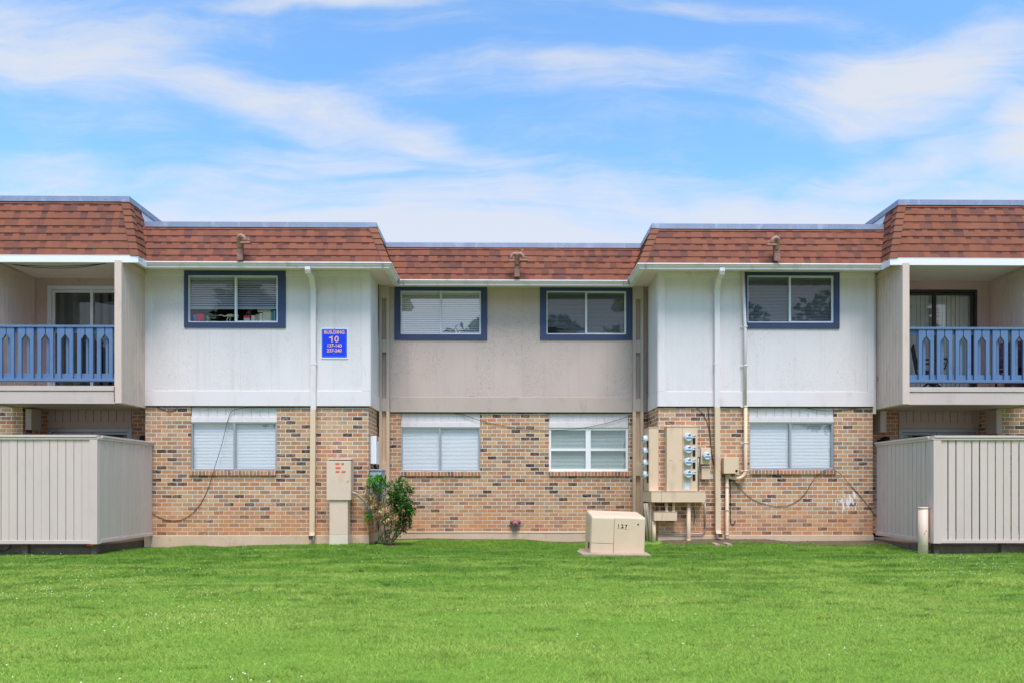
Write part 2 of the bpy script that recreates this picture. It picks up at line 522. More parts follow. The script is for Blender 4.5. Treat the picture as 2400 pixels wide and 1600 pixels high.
M['shingle'] = shingle_mat('shingle')
M['hip_shingle'] = shingle_mat('hip_shingle', hip=True)
M['glass'] = glass_mat('window_glass', 0.045)
M['glass_low'] = glass_mat('window_glass_low', 0.14, (0.97, 0.98, 1.0, 1))
M['glass_bright'] = glass_mat('window_glass_bright', 0.30, (0.97, 0.98, 1.0, 1))
M['glass_door'] = glass_mat('door_glass', 0.05)
M['glass_clear'] = glass_mat('meter_glass', 0.03)
M['screen'] = screen_mat('insect_screen', 0.42)
M['blind'] = paint('blind', srgb(228, 232, 240, 0.95), 0.55, 0.03)
M['blind_grey'] = paint('blind_grey', srgb(184, 182, 190, 0.84), 0.6, 0.05)
M['vblind'] = paint('vertical_blind', srgb(216, 218, 210, 0.92), 0.6, 0.06, 4, streak=True)
M['vblind_dark'] = paint('vertical_blind_dark', srgb(92, 100, 98, 0.8), 0.6, 0.3, 4, streak=True)
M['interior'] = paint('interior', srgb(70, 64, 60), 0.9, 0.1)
M['rust'] = paint('rust', srgb(130, 92, 80, 0.85), 0.7, 0.35, 14, 50, 0.4, dirt=srgb(196, 160, 140), dirt_amt=0.6)
M['rust_light'] = paint('rust_light', srgb(176, 134, 116, 0.8), 0.6, 0.3, 14, 50, 0.4, dirt=srgb(96, 60, 48), dirt_amt=0.6)
M['pipe_red'] = paint('pipe_red', srgb(160, 104, 116, 0.8), 0.4, 0.2, 12, dirt=srgb(110, 50, 46), dirt_amt=0.5)
M['brass'] = paint('brass', srgb(140, 66, 34, 0.85), 0.45, 0.3, 16)
M['box_white'] = paint('box_white', srgb(230, 230, 238, 0.92), 0.4, 0.03)
M['box_grey'] = paint('box_grey', srgb(172, 178, 190, 0.85), 0.45, 0.06)
M['galv'] = paint('galvanised', srgb(158, 156, 156, 0.8), 0.4, 0.15, 8, metal=0.6)
M['black'] = paint('black_plastic', srgb(26, 25, 27), 0.55, 0.1)
M['cable'] = paint('cable_rubber', srgb(44, 38, 36), 0.6, 0.1)
M['cable_brown'] = paint('cable_brown', srgb(92, 68, 58), 0.6, 0.1)
M['meter_body'] = paint('meter_body', srgb(206, 208, 208, 0.9), 0.35, 0.05, 6)
M['meter_face'] = paint('meter_face', srgb(238, 239, 240, 0.95), 0.4, 0.02)
M['meter_blue'] = paint('meter_blue', srgb(48, 118, 196), 0.4, 0.03)
M['lcd'] = paint('lcd', srgb(84, 92, 82), 0.3, 0.05)
M['sign_blue'] = paint('sign_blue', srgb(16, 58, 216), 0.4, 0.12, 5, 30, 0.05)
M['sign_white'] = paint('sign_white', srgb(236, 238, 242, 0.95), 0.4, 0.02)
M['sign_text'] = paint('sign_text', srgb(232, 168, 140), 0.4, 0.3, 16, 30, 0.05, dirt=srgb(240, 236, 236), dirt_amt=0.95)
M['sticker_red'] = paint('sticker_red', srgb(206, 66, 38), 0.5, 0.1)
M['sticker_pale'] = paint('sticker_pale', srgb(240, 170, 130), 0.5, 0.1)
M['yellow_tile'] = paint('yellow_tile', srgb(222, 206, 166), 0.5, 0.1)
M['orange_tag'] = paint('orange_tag', srgb(214, 92, 64), 0.5, 0.05)
M['bark'] = paint('bark', srgb(128, 108, 92, 0.8), 0.9, 0.3, 12, 60, 0.5)
M['leaf'] = leaf_mat('shrub_leaf', (0.022, 0.085, 0.014, 1), (0.12, 0.32, 0.04, 1), 0.25, 0.32)
M['leaf_young'] = leaf_mat('shrub_young_leaf', (0.05, 0.20, 0.015, 1), (0.14, 0.42, 0.035, 1), 0.35, 0.36)
M['leaf_dry'] = leaf_mat('shrub_dry_leaf', srgb(176, 140, 92, 0.9), srgb(226, 200, 150, 0.9), 0.15, 0.6)
M['grass'] = None
M['clover'] = paint('clover_petal', srgb(222, 228, 186, 0.92), 0.7, 0.06)
M['tree_leaf'] = leaf_mat('tree_leaf', (0.02, 0.055, 0.014, 1), (0.06, 0.13, 0.03, 1), 0.3, 0.5)
M['cloth_dark'] = paint('patterned_cloth', srgb(58, 48, 60), 0.9, 0.3, 6, dirt=srgb(176, 88, 100), dirt_amt=0.8)
M['book_pages'] = paint('book_pages', srgb(214, 204, 184, 0.85), 0.8, 0.06, 20)


def flat_col(name, rgb, rough=0.6):
    if name not in M:
        M[name] = paint(name, srgb(*rgb), rough, 0.06)
    return M[name]


# ------------------------------------------------------------------ mesh builder
ORG = {}


class MB:
    def __init__(self):
        self.v, self.f, self.uv, self.mi, self.sm = [], [], [], [], []

    def face(self, pts, m=0, uv=None, sm=False):
        b = len(self.v)
        self.v.extend([tuple(p) for p in pts])
        self.f.append(tuple(range(b, b + len(pts))))
        self.uv.append(uv)
        self.mi.append(m)
        self.sm.append(sm)

    def box(self, x0, x1, y0, y1, z0, z1, m=0):
        if x0 > x1: x0, x1 = x1, x0
        if y0 > y1: y0, y1 = y1, y0
        if z0 > z1: z0, z1 = z1, z0
        b = len(self.v)
        self.v.extend([(x0, y0, z0), (x1, y0, z0), (x1, y1, z0), (x0, y1, z0), (x0, y0, z1), (x1, y0, z1), (x1, y1, z1), (x0, y1, z1)])
        for q in ((0, 3, 2, 1), (4, 5, 6, 7), (0, 1, 5, 4), (1, 2, 6, 5), (2, 3, 7, 6), (3, 0, 4, 7)):
            self.f.append(tuple(b + i for i in q))
            self.uv.append(None); self.mi.append(m); self.sm.append(False)

    def prism(self, poly, a, b, axis='y', m=0):
        """poly: 2-D outline; axis y -> (x,z) extruded along y, axis x -> (y,z) along x, axis z -> (x,y) along z."""
        def pt(p, t):
            return {'y': (p[0], t, p[1]), 'x': (t, p[0], p[1]), 'z': (p[0], p[1], t)}[axis]
        n = len(poly)
        s = len(self.v)
        self.v.extend([pt(p, a) for p in poly] + [pt(p, b) for p in poly])
        fs = [tuple(range(s, s + n)), tuple(range(s + 2 * n - 1, s + n - 1, -1))]
        fs += [(s + i, s + n + i, s + n + (i + 1) % n, s + (i + 1) % n) for i in range(n)]
        for q in fs:
            self.f.append(q); self.uv.append(None); self.mi.append(m); self.sm.append(False)

    def tube(self, pts, r, n=8, m=0, cap=True, taper=None, squash=None):
        pts = [Vector(p) for p in pts]
        k = len(pts)
        s = len(self.v)
        up = None
        for i, p in enumerate(pts):
            t = (pts[min(i + 1, k - 1)] - pts[max(i - 1, 0)]).normalized()
            if up is None:
                up = t.orthogonal().normalized()
            up = (up - t * up.dot(t)).normalized() if (up - t * up.dot(t)).length > 1e-6 else t.orthogonal().normalized()
            side = t.cross(up)
            rr = r if taper is None else r + (taper - r) * i / (k - 1)
            for j in range(n):
                a = 2 * math.pi * j / n
                self.v.append(tuple(p + up * math.cos(a) * rr + side * math.sin(a) * rr))
        for i in range(k - 1):
            for j in range(n):
                self.f.append((s + i * n + j, s + i * n + (j + 1) % n, s + (i + 1) * n + (j + 1) % n, s + (i + 1) * n + j))
                self.uv.append(None); self.mi.append(m); self.sm.append(True)
        if cap:
            self.f.append(tuple(s + j for j in range(n))[::-1]); self.uv.append(None); self.mi.append(m); self.sm.append(False)
            self.f.append(tuple(s + (k - 1) * n + j for j in range(n))); self.uv.append(None); self.mi.append(m); self.sm.append(False)

    def lathe(self, prof, c, axis=(0, 0, 1), n=20, m=0):
        """prof: (radius, height) pairs along axis from c."""
        ax = Vector(axis).normalized()
        up = ax.orthogonal().normalized()
        sd = ax.cross(up)
        s = len(self.v)
        c = Vector(c)
        for (r, h) in prof:
            for j in range(n):
                a = 2 * math.pi * j / n
                self.v.append(tuple(c + ax * h + (up * math.cos(a) + sd * math.sin(a)) * r))
        for i in range(len(prof) - 1):
            for j in range(n):
                self.f.append((s + i * n + j, s + i * n + (j + 1) % n, s + (i + 1) * n + (j + 1) % n, s + (i + 1) * n + j))
                self.uv.append(None); self.mi.append(m); self.sm.append(True)
        for i in (0, len(prof) - 1):
            if prof[i][0] > 1e-5:
                self.f.append(tuple(s + i * n + j for j in range(n))); self.uv.append(None); self.mi.append(m); self.sm.append(False)

    def ball(self, c, r, n=10, m=0, sq=(1, 1, 1)):
        c = Vector(c)
        s = len(self.v)
        k = n // 2
        for i in range(k + 1):
            ph = math.pi * i / k
            for j in range(n):
                a = 2 * math.pi * j / n
                self.v.append((c.x + r * sq[0] * math.sin(ph) * math.cos(a), c.y + r * sq[1] * math.sin(ph) * math.sin(a), c.z + r * sq[2] * math.cos(ph)))
        for i in range(k):
            for j in range(n):
                self.f.append((s + i * n + j, s + (i + 1) * n + j, s + (i + 1) * n + (j + 1) % n, s + i * n + (j + 1) % n))
                self.uv.append(None); self.mi.append(m); self.sm.append(True)

    def build(self, name, mat, parent=None, bevel=0.0, at=None, recalc=True, label=None):
        me = bpy.data.meshes.new(name)
        org = ORG.get(parent.name, Vector((0, 0, 0))) if parent is not None else (Vector(at) if at is not None else Vector((0, 0, 0)))
        ox, oy, oz = org
        me.from_pydata([(x - ox, y - oy, z - oz) for x, y, z in self.v], [], self.f)
        mats = mat if isinstance(mat, (list, tuple)) else [mat]
        for mm in mats:
            me.materials.append(mm)
        me.polygons.foreach_set('material_index', self.mi)
        me.polygons.foreach_set('use_smooth', self.sm)
        if any(u is not None for u in self.uv):
            lay = me.uv_layers.new(name='UVMap')
            dat = []
            for f, u in zip(self.f, self.uv):
                for k in range(len(f)):
                    dat.extend(u[k] if u is not None else (0.0, 0.0))
            lay.data.foreach_set('uv', dat)
        if recalc:
            bm = bmesh.new()
            bm.from_mesh(me)
            bmesh.ops.recalc_face_normals(bm, faces=bm.faces)
            bm.to_mesh(me)
            bm.free()
        me.update()
        o = bpy.data.objects.new(name, me)
        COL.objects.link(o)
        if parent is not None:
            o.parent = parent
        else:
            o.location = org
        ORG[o.name] = org
        if bevel > 0:
            b = o.modifiers.new('bevel', 'BEVEL')
            b.width = bevel
            b.segments = 2
            b.limit_method = 'ANGLE'
            b.angle_limit = R(40)
        if label:
            o['label'] = label
        return o


def tag(o, label=None, cat=None, group=None, kind=None):
    if label: o['label'] = label
    if cat: o['category'] = cat
    if group: o['group'] = group
    if kind: o['kind'] = kind
    return o


def thing(name, label, cat, loc=(0, 0, 0), group=None):
    o = bpy.data.objects.new(name, None)
    COL.objects.link(o)
    o.location = loc
    o.empty_display_size = 0.1
    ORG[o.name] = Vector(loc)
    return tag(o, label, cat, group)


def text(name, body, size, loc, mat, parent, rot=(R(90), 0, 0), bold=0.0, align='CENTER', extrude=0.0015, sx=1.0, space=1.0):
    cu = bpy.data.curves.new(name, 'FONT')
    cu.body = body
    cu.size = size
    cu.align_x = align
    cu.align_y = 'CENTER'
    cu.extrude = extrude
    cu.offset = bold
    cu.space_character = space
    cu.resolution_u = 3
    tmp = bpy.data.objects.new(name, cu)
    COL.objects.link(tmp)
    bpy.context.view_layer.update()
    me = bpy.data.meshes.new_from_object(tmp.evaluated_get(bpy.context.evaluated_depsgraph_get()))
    me.name = name
    bpy.data.objects.remove(tmp)
    bpy.data.curves.remove(cu)
    me.materials.clear()
    me.materials.append(mat)
    o = bpy.data.objects.new(name, me)
    COL.objects.link(o)
    org = ORG.get(parent.name, Vector((0, 0, 0)))
    o.parent = parent
    o.location = Vector(loc) - org
    o.rotation_euler = rot
    o.scale = (sx, 1, 1)
    return o


def offset_poly(poly, o):
    """Plan polyline running left to right; positive o moves it outward (towards the lawn), mitred."""
    n = len(poly)
    nor = []
    for i in range(n - 1):
        d = Vector((poly[i + 1][0] - poly[i][0], poly[i + 1][1] - poly[i][1]))
        d.normalize()
        nor.append(Vector((d.y, -d.x)))
    out = []
    for i in range(n):
        a = nor[max(i - 1, 0)]
        b = nor[min(i, n - 2)]
        k = o / (1 + a.dot(b))
        out.append((poly[i][0] + (a.x + b.x) * k, poly[i][1] + (a.y + b.y) * k))
    return out


def sweep(mb, poly, prof, m=0):
    """Closed profile of (outward offset, z) swept along a plan polyline with mitred corners and end caps."""
    rings = []
    for (o, z) in prof:
        rings.append([(x, y, z) for x, y in offset_poly(poly, o)])
    n = len(prof)
    for i in range(len(poly) - 1):
        for j in range(n):
            k = (j + 1) % n
            mb.face([rings[j][i], rings[j][i + 1], rings[k][i + 1], rings[k][i]], m)
    mb.face([rings[j][0] for j in range(n)], m)
    mb.face([rings[j][-1] for j in range(n)][::-1], m)


def wall_front(mb, x0, x1, z0, z1, y, holes=(), depth=0.14, m=0):
    """Front face of a wall at plane y with real openings and their reveals."""
    xs = sorted({x0, x1, *[h[0] for h in holes], *[h[1] for h in holes]})
    zs = sorted({z0, z1, *[h[2] for h in holes], *[h[3] for h in holes]})
    for i in range(len(xs) - 1):
        for j in range(len(zs) - 1):
            cx, cz = (xs[i] + xs[i + 1]) / 2, (zs[j] + zs[j + 1]) / 2
            if any(h[0] < cx < h[1] and h[2] < cz < h[3] for h in holes):
                continue
            mb.face([(xs[i], y, zs[j]), (xs[i + 1], y, zs[j]), (xs[i + 1], y, zs[j + 1]), (xs[i], y, zs[j + 1])], m)
    for (a, b, c, d) in holes:
        mb.face([(a, y, c), (a, y, d), (a, y + depth, d), (a, y + depth, c)], m)
        mb.face([(b, y, c), (b, y + depth, c), (b, y + depth, d), (b, y, d)], m)
        mb.face([(a, y, c), (a, y + depth, c), (b, y + depth, c), (b, y, c)], m)
        mb.face([(a, y, d), (b, y, d), (b, y + depth, d), (a, y + depth, d)], m)


rnd = random.Random(7)
# ------------------------------------------------------------------ main planes (metres)
YW, YM, YB = 14.0, 15.12, 13.1          # wing wall, recessed middle wall, balcony front
YA = 14.5                               # balcony alcove back wall
XL0, XL1 = -7.09, -2.66                 # left wing
XR0, XR1 = 3.05, 7.36                   # right wing
XBL0, XBL1 = -9.70, -7.08               # left balcony between the outer faces of its side panels
XBR0, XBR1 = 7.44, 10.18                # right balcony
XE0, XE1 = -13.4, 13.8                  # ends of the modelled row
ZB, ZS, ZSO = 0.2023, 2.76, 5.415       # brick foot, siding foot, soffit
ZE, ZT, ZTB = 5.42, 6.205, 6.575        # eave, mansard top of the wings, mansard top over the balconies

bld = thing('apartment_building', 'two-storey brick and white siding apartment block with shingled mansard roof and blue balcony railings', 'building', (0, 14.0, 0))

# ------------------------------------------------------------------ windows
WINS = {}


def win_rect(px0, px1, py0, py1, d):
    return (PX(px0, d), PX(px1, d), PZ(py1, d, (px0 + px1) / 2), PZ(py0, d, (px0 + px1) / 2))


WINS['up_left'] = win_rect(443, 653, 647, 757, YW)
WINS['up_mid_left'] = win_rect(939.5, 1127.4, 683, 784.6, YM)
WINS['up_mid_right'] = win_rect(1280.6, 1467, 683.5, 784.8, YM)
WINS['up_right'] = win_rect(1750, 1951.6, 647.5, 757.7, YW)
WINS['low_left'] = win_rect(447, 649, 989, 1101, YW)
WINS['low_mid_left'] = win_rect(939.5, 1126, 1000.5, 1103, YM)
WINS['low_mid_right'] = win_rect(1286.5, 1472.8, 1001.5, 1103, YM)
WINS['low_right'] = win_rect(1756, 1955, 989, 1099, YW)


def slats(mb, x0, x1, z0, z1, y, pitch, tilt=62, wid=None, jag=None):
    wid = wid or pitch * 1.06
    n = max(2, int(round((z1 - z0) / pitch)))
    t = R(tilt)
    for i in range(n):
        z = z1 - (i + 0.5) * (z1 - z0) / n
        a = (math.cos(t) * wid / 2, math.sin(t) * wid / 2)
        xa, sag = x0, rnd.uniform(-1, 1) * 0.0015
        if jag and z < jag[1]:
            xa = jag[0] + rnd.uniform(-0.04, 0.05)
            if jag[2] and z < jag[1] - 0.01:
                mb.face([(xa, y - a[0], z - a[1] + rnd.uniform(-.012, .012)), ((xa + x1) / 2, y - a[0], z - a[1]), ((xa + x1) / 2, y + a[0], z + a[1] - .004), (xa, y + a[0], z + a[1] - .016)])
                xa = (xa + x1) / 2
        mb.face([(xa, y - a[0], z - a[1] + sag), (x1, y - a[0], z - a[1] - sag), (x1, y + a[0], z + a[1] - sag), (xa, y + a[0], z + a[1] + sag)])


def frame_bars(mb, x0, x1, z0, z1, y0, y1, w, wb=None, wt_=None):
    wb = wb or w
    wt_ = wt_ or w
    mb.box(x0, x0 + w, y0, y1, z0, z1)
    mb.box(x1 - w, x1, y0, y1, z0, z1)
    mb.box(x0 + w, x1 - w, y0 + .001, y1, z0, z0 + wb)
    mb.box(x0 + w, x1 - w, y0 + .001, y1, z1 - wt_, z1)


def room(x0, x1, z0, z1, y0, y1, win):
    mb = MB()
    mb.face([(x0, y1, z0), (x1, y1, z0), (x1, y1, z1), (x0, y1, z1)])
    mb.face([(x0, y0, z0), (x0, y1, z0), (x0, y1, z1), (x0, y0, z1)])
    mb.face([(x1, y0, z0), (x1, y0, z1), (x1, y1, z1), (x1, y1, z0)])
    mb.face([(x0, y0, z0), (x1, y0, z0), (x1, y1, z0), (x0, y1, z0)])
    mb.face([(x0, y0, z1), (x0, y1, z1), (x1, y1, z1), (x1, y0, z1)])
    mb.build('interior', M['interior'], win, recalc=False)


def slider_window(key, y, yfr, mull, label, frame='alu', fw=0.022, trim=None, blind='mini', blind_to=None, screen=False, glass='glass', jag=None, deep=0.9):
    """Sliding window: the part itself is its frame, with sash panes, blinds and trim as sub-parts."""
    x0, x1, z0, z1 = WINS[key]
    fr = MB()
    frame_bars(fr, x0, x1, z0, z1, yfr, yfr + 0.06, fw)
    xm = PX(mull, yfr)
    fr.box(xm - 0.016, xm + 0.016, yfr - 0.004, yfr + 0.05, z0 + fw, z1 - fw)
    # sash rails of the moving leaf
    frame_bars(fr, xm + 0.016, x1 - fw, z0 + fw, z1 - fw, yfr + 0.012, yfr + 0.035, 0.014)
    win = fr.build('window', M[frame], bld, 0.002, label=label)
    g = MB()
    g.face([(x0 + fw, yfr + 0.03, z0 + fw), (xm - .016, yfr + 0.03, z0 + fw), (xm - .016, yfr + 0.03, z1 - fw), (x0 + fw, yfr + 0.03, z1 - fw)])
    g.build('pane', M[glass], win, recalc=False)
    g = MB()
    g.face([(xm + .03, yfr + 0.024, z0 + fw + .014), (x1 - fw - .014, yfr + 0.024, z0 + fw + .014), (x1 - fw - .014, yfr + 0.024, z1 - fw - .014), (xm + .03, yfr + 0.024, z1 - fw - .014)])
    g.build('pane', M[glass], win, recalc=False)
    if screen:
        s = MB()
        s.face([(x0 + fw, yfr + 0.045, z0 + fw), (x1 - fw, yfr + 0.045, z0 + fw), (x1 - fw, yfr + 0.045, z1 - fw), (x0 + fw, yfr + 0.045, z1 - fw)])
        s.build('insect_screen', M['screen'], win, recalc=False)
    if blind:
        pitch = {'mini': 0.0285, 'wide': 0.046}[blind]
        zb = z0 + 0.005 if blind_to is None else blind_to
        for (a, b, j) in ((x0 + 0.012, xm - 0.006, jag), (xm + 0.006, x1 - 0.012, None)):
            s = MB()
            slats(s, a, b, zb, z1 - 0.045, yfr + 0.075, pitch, tilt=56 if blind == 'wide' else 58 if screen else 65, jag=j)
            s.box(a, b, yfr + 0.064, yfr + 0.105, z1 - 0.045, z1 - 0.005)
            if blind_to is not None:
                s.box(a, b, yfr + 0.066, yfr + 0.086, zb - 0.022, zb)
            s.build('blind', M['blind_grey'] if screen or blind_to is not None else M['blind'], win, recalc=False)
    room(x0, x1, z0, z1, yfr + 0.061, yfr + deep, win)
    if trim:
        tx0, tx1, tz0, tz1 = win_rect(*trim, y)
        t = MB()
        yt = y - 0.028
        t.box(tx0, x0, yt, y + .03, tz0, tz1)
        t.box(x1, tx1, yt, y + .03, tz0, tz1)
        t.box(x0, x1, yt + .002, y + .03, tz0, z0)
        t.box(x0, x1, yt + .002, y + .03, z1, tz1)
        t.build('trim', M['blue_trim'], win, 0.003)
    return win


YWS, YMS = YW - 0.03, YM - 0.03          # faces of the siding
slider_window('up_left', YWS, YWS - 0.004, 552, 'upper window with half-raised blind and toys on its sill', trim=(432.4, 670, 636, 768.5), blind='wide', blind_to=PZ(721, YW, 550), screen=False, glass='glass', deep=1.6)
slider_window('up_mid_left', YMS, YMS - 0.004, 1032.5, 'upper window with bright closed white blind', trim=(924.8, 1141.9, 671, 796.7), blind='wide', glass='glass_bright')
slider_window('up_mid_right', YMS, YMS - 0.004, 1373.3, 'upper window with dark screen and a broken lower blind corner', trim=(1265.6, 1483, 672, 796.7), blind='mini', screen=True,
              jag=(PX(1304, YM), PZ(767, YM, 1290), True))
slider_window('up_right', YWS, YWS - 0.004, 1851, 'upper window with dark screen beside the white riser pipe', trim=(1744, 1966.5, 637, 770.7), blind='mini', screen=True)
for key, mull, gl in (('low_left', 549, 'glass_low'), ('low_mid_left', 1030.8, 'glass_low'), ('low_right', 1852, 'glass_low')):
    yw = YM if 'mid' in key else YW
    slider_window(key, yw, yw + 0.02, mull, None, frame='alu_grey', fw=0.026, blind='mini', glass=gl)
# white four-light vinyl window
x0, x1, z0, z1 = WINS['low_mid_right']
fr = MB()
yv = YM + 0.03
frame_bars(fr, x0, x1, z0, z1, yv, yv + 0.07, 0.05)
xm = PX(1379, YM)
fr.box(xm - 0.055, xm + 0.055, yv + .002, yv + .07, z0 + .05, z1 - .05)
zm = PZ(1052.5, YM, 1380)
for a, b in ((x0 + .05, xm - .055), (xm + .055, x1 - .05)):
    fr.box(a, b, yv + .004, yv + .06, zm - .028, zm + .028)
vw = fr.build('window', M['vinyl'], bld, 0.004, label='lower window with white four-light vinyl frame')
for a, b in ((x0 + .05, xm - .055), (xm + .055, x1 - .05)):
    for c, d in ((z0 + .05, zm - .028), (zm + .028, z1 - .05)):
        g = MB()
        g.face([(a, yv + .03, c), (b, yv + .03, c), (b, yv + .03, d), (a, yv + .03, d)])
        g.build('pane', M['glass_low'], vw, recalc=False)
    s = MB()
    slats(s, a, b, z0 + .05, z1 - .05, yv + .085, 0.0285, tilt=46)
    s.build('blind', flat_col('blind_green', (186, 204, 192)), vw, recalc=False)
room(x0, x1, z0, z1, yv + .071, yv + .9, vw)

# header panels and brick sills of the lower windows
for key, (hx0, hx1, hy0, hy1), (sx0, sx1, sy0, sy1) in (
        ('low_left', (446.3, 649.8, 949, 988.9), (445, 647.5, 1101.5, 1113)),
        ('low_mid_left', (937.6, 1126.4, 962, 1000.4), (937, 1127, 1103.5, 1114.7)),
        ('low_mid_right', (1286, 1473, 962, 1001.4), (1286.5, 1474, 1103.5, 1114.7)),
        ('low_right', (1755.6, 1956, 950, 989), (1758, 1958, 1099.2, 1110.5))):
    yw = YM if 'mid' in key else YW
    a, b, c, d = win_rect(hx0, hx1, hy0, hy1, yw)
    a, b = WINS[key][0] + .004, WINS[key][1] - .004
    c = WINS[key][3] + 0.003
    d = ZS - 0.025
    h = MB()
    yh = yw + 0.022
    n = 10
    band = c + (d - c) * 0.36
    h.box(a, b, yh - .012, yw + .1, c, band)
    for i in range(n):
        w = (b - a) / n
        h.box(a + i * w + .006, a + (i + 1) * w - .002, yh, yw + .1, band, d)
    h.box(a + .002, b - .002, yh + .012, yw + .11, band, d)
    h.build('header_panel', M['white_siding'], bld, 0.002)
    a, b, c, d = win_rect(sx0, sx1, sy0, sy1, yw)
    s = MB()
    s.prism([(yw - .035, c), (yw - .035, d - .012), (yw + .05, d), (yw + .05, c)], a, b, 'x')
    s.build('brick_sill', M['sill_brick'], bld, 0.003)

# ------------------------------------------------------------------ walls
def hole(key):
    return WINS[key]


def hole_low(key):
    a, b, c, d = WINS[key]
    return (a, b, c, ZS + .02)


mb = MB()
bx0, bx1 = XL0 - 0.01, -2.70
rx0, rx1 = 3.06, XR1 - 0.01
def hl(key):
    a, b, c, d = WINS[key]
    return (a, b, c, ZS)
wall_front(mb, bx0, bx1, ZB, ZS, YW, [hl('low_left')])
wall_front(mb, rx0, rx1, ZB, ZS, YW, [hl('low_right')])
wall_front(mb, bx1, rx0, ZB, ZS, YM, [hl('low_mid_left'), hl('low_mid_right')])
mb.face([(bx1, YW, ZB), (bx1, YM, ZB), (bx1, YM, ZS), (bx1, YW, ZS)])
mb.face([(rx0, YM, ZB), (rx0, YW, ZB), (rx0, YW, ZS), (rx0, YM, ZS)])
# next wings beyond the patios, and the patio alcoves
axl, axr = -9.50, 9.86
wall_front(mb, XE0, axl, ZB, ZS, YW)
wall_front(mb, axr, XE1, ZB, ZS, YW)
ya2 = YA + 0.06
DL = (PX(112.5, ya2), PX(310, ya2), 0.12, PZ(1002.6, ya2, 210))
DR = (PX(2105.9, ya2), PX(2295.4, ya2), 0.12, PZ(1004, ya2, 2200))
wall_front(mb, axl, bx0, ZB, ZS + .1, ya2, [(DL[0], DL[1], ZB, ZS + .1)])
wall_front(mb, rx1, axr, ZB, ZS + .1, ya2, [(DR[0], DR[1], ZB, ZS + .1)])
for x in (axl, bx0, rx1, axr):
    mb.face([(x, YW, ZB), (x, ya2, ZB), (x, ya2, ZS), (x, YW, ZS)])
mb.build('brick_wall', M['brick'], bld, recalc=False)

for a, b, yy in ((XE0, axl, YW), (bx0, bx1, YW), (bx1, rx0, YM), (rx0, rx1, YW), (axr, XE1, YW)):
    mb = MB()
    mb.box(a - (0.0 if yy == YM else .015), b + (0.0 if yy == YM else .015), yy - .018, yy + .4, -0.3, ZB)
    mb.build('foundation', M['concrete'], bld, 0.008)
for a, b in ((bx1 - .3, bx1 + .018), (rx0 - .018, rx0 + .3)):
    mb = MB()
    mb.box(a, b, YW + .39, YM - .018, -0.3, ZB)
    mb.build('foundation', M['concrete'], bld, 0.008)

for a, b, yy in ((bx0, bx1 + .012, YW), (rx0 - .012, rx1, YW), (bx1 + .015, rx0 - .015, YM)):
    mb = MB()
    mb.box(a, b, yy - .014, yy + .05, ZS - .024, ZS - .002)
    mb.build('shadow_strip', M['bronze'], bld)  # dark strip standing in for the shadow line under the siding

# white siding of the wings
def siding(x0, x1, holes, ret_left=None, ret_right=None, y=YWS):
    mb = MB()
    wall_front(mb, x0, x1, ZS, ZSO + .02, y, holes, depth=0.1)
    mb.face([(x0, y, ZS), (x0, y + .06, ZS), (x1, y + .06, ZS), (x1, y, ZS)])
    mb.face([(x0, y, ZS), (x0, y, ZSO), (x0, y + .2, ZSO), (x0, y + .2, ZS)])
    mb.face([(x1, y, ZS), (x1, y + .2, ZS), (x1, y + .2, ZSO), (x1, y, ZSO)])
    if ret_right is not None:
        mb.face([(x1, y + .2, ZS), (x1, ret_right, ZS), (x1, ret_right, ZSO), (x1, y + .2, ZSO)])
        mb.face([(x1 - .06, y + .06, ZS), (x1, y + .06, ZS), (x1, ret_right, ZS), (x1 - .06, ret_right, ZS)])
    if ret_left is not None:
        mb.face([(x0, y + .2, ZS), (x0, y + .2, ZSO), (x0, ret_left, ZSO), (x0, ret_left, ZS)])
        mb.face([(x0, y + .06, ZS), (x0 + .06, y + .06, ZS), (x0 + .06, ret_left, ZS), (x0, ret_left, ZS)])
    return mb


siding(XL0, XL1, [WINS['up_left']], ret_right=14.92).build('siding', M['white_siding'], bld, recalc=False)
siding(XR0, XR1, [WINS['up_right']], ret_left=14.92).build('siding', M['white_siding'], bld, recalc=False)
siding(XE0, axl - .12, []).build('siding', M['white_siding'], bld, recalc=False)
siding(axr + .2, XE1, []).build('siding', M['white_siding'], bld, recalc=False)
siding(XL1 + .001, XR0 - .001, [WINS['up_mid_left'], WINS['up_mid_right']], y=YMS).build('siding', M['taupe_siding'], bld, recalc=False)
mb = MB()   # taupe end of the returns
mb.box(XL1 - .05, XL1 - .004, 14.92, YM, ZS, ZSO)
mb.build('return_board', M['taupe_trim'], bld)
mb = MB()
mb.box(XR0 + .004, XR0 + .05, 14.92, YM, ZS, ZSO)
mb.build('return_board', M['taupe_trim'], bld)

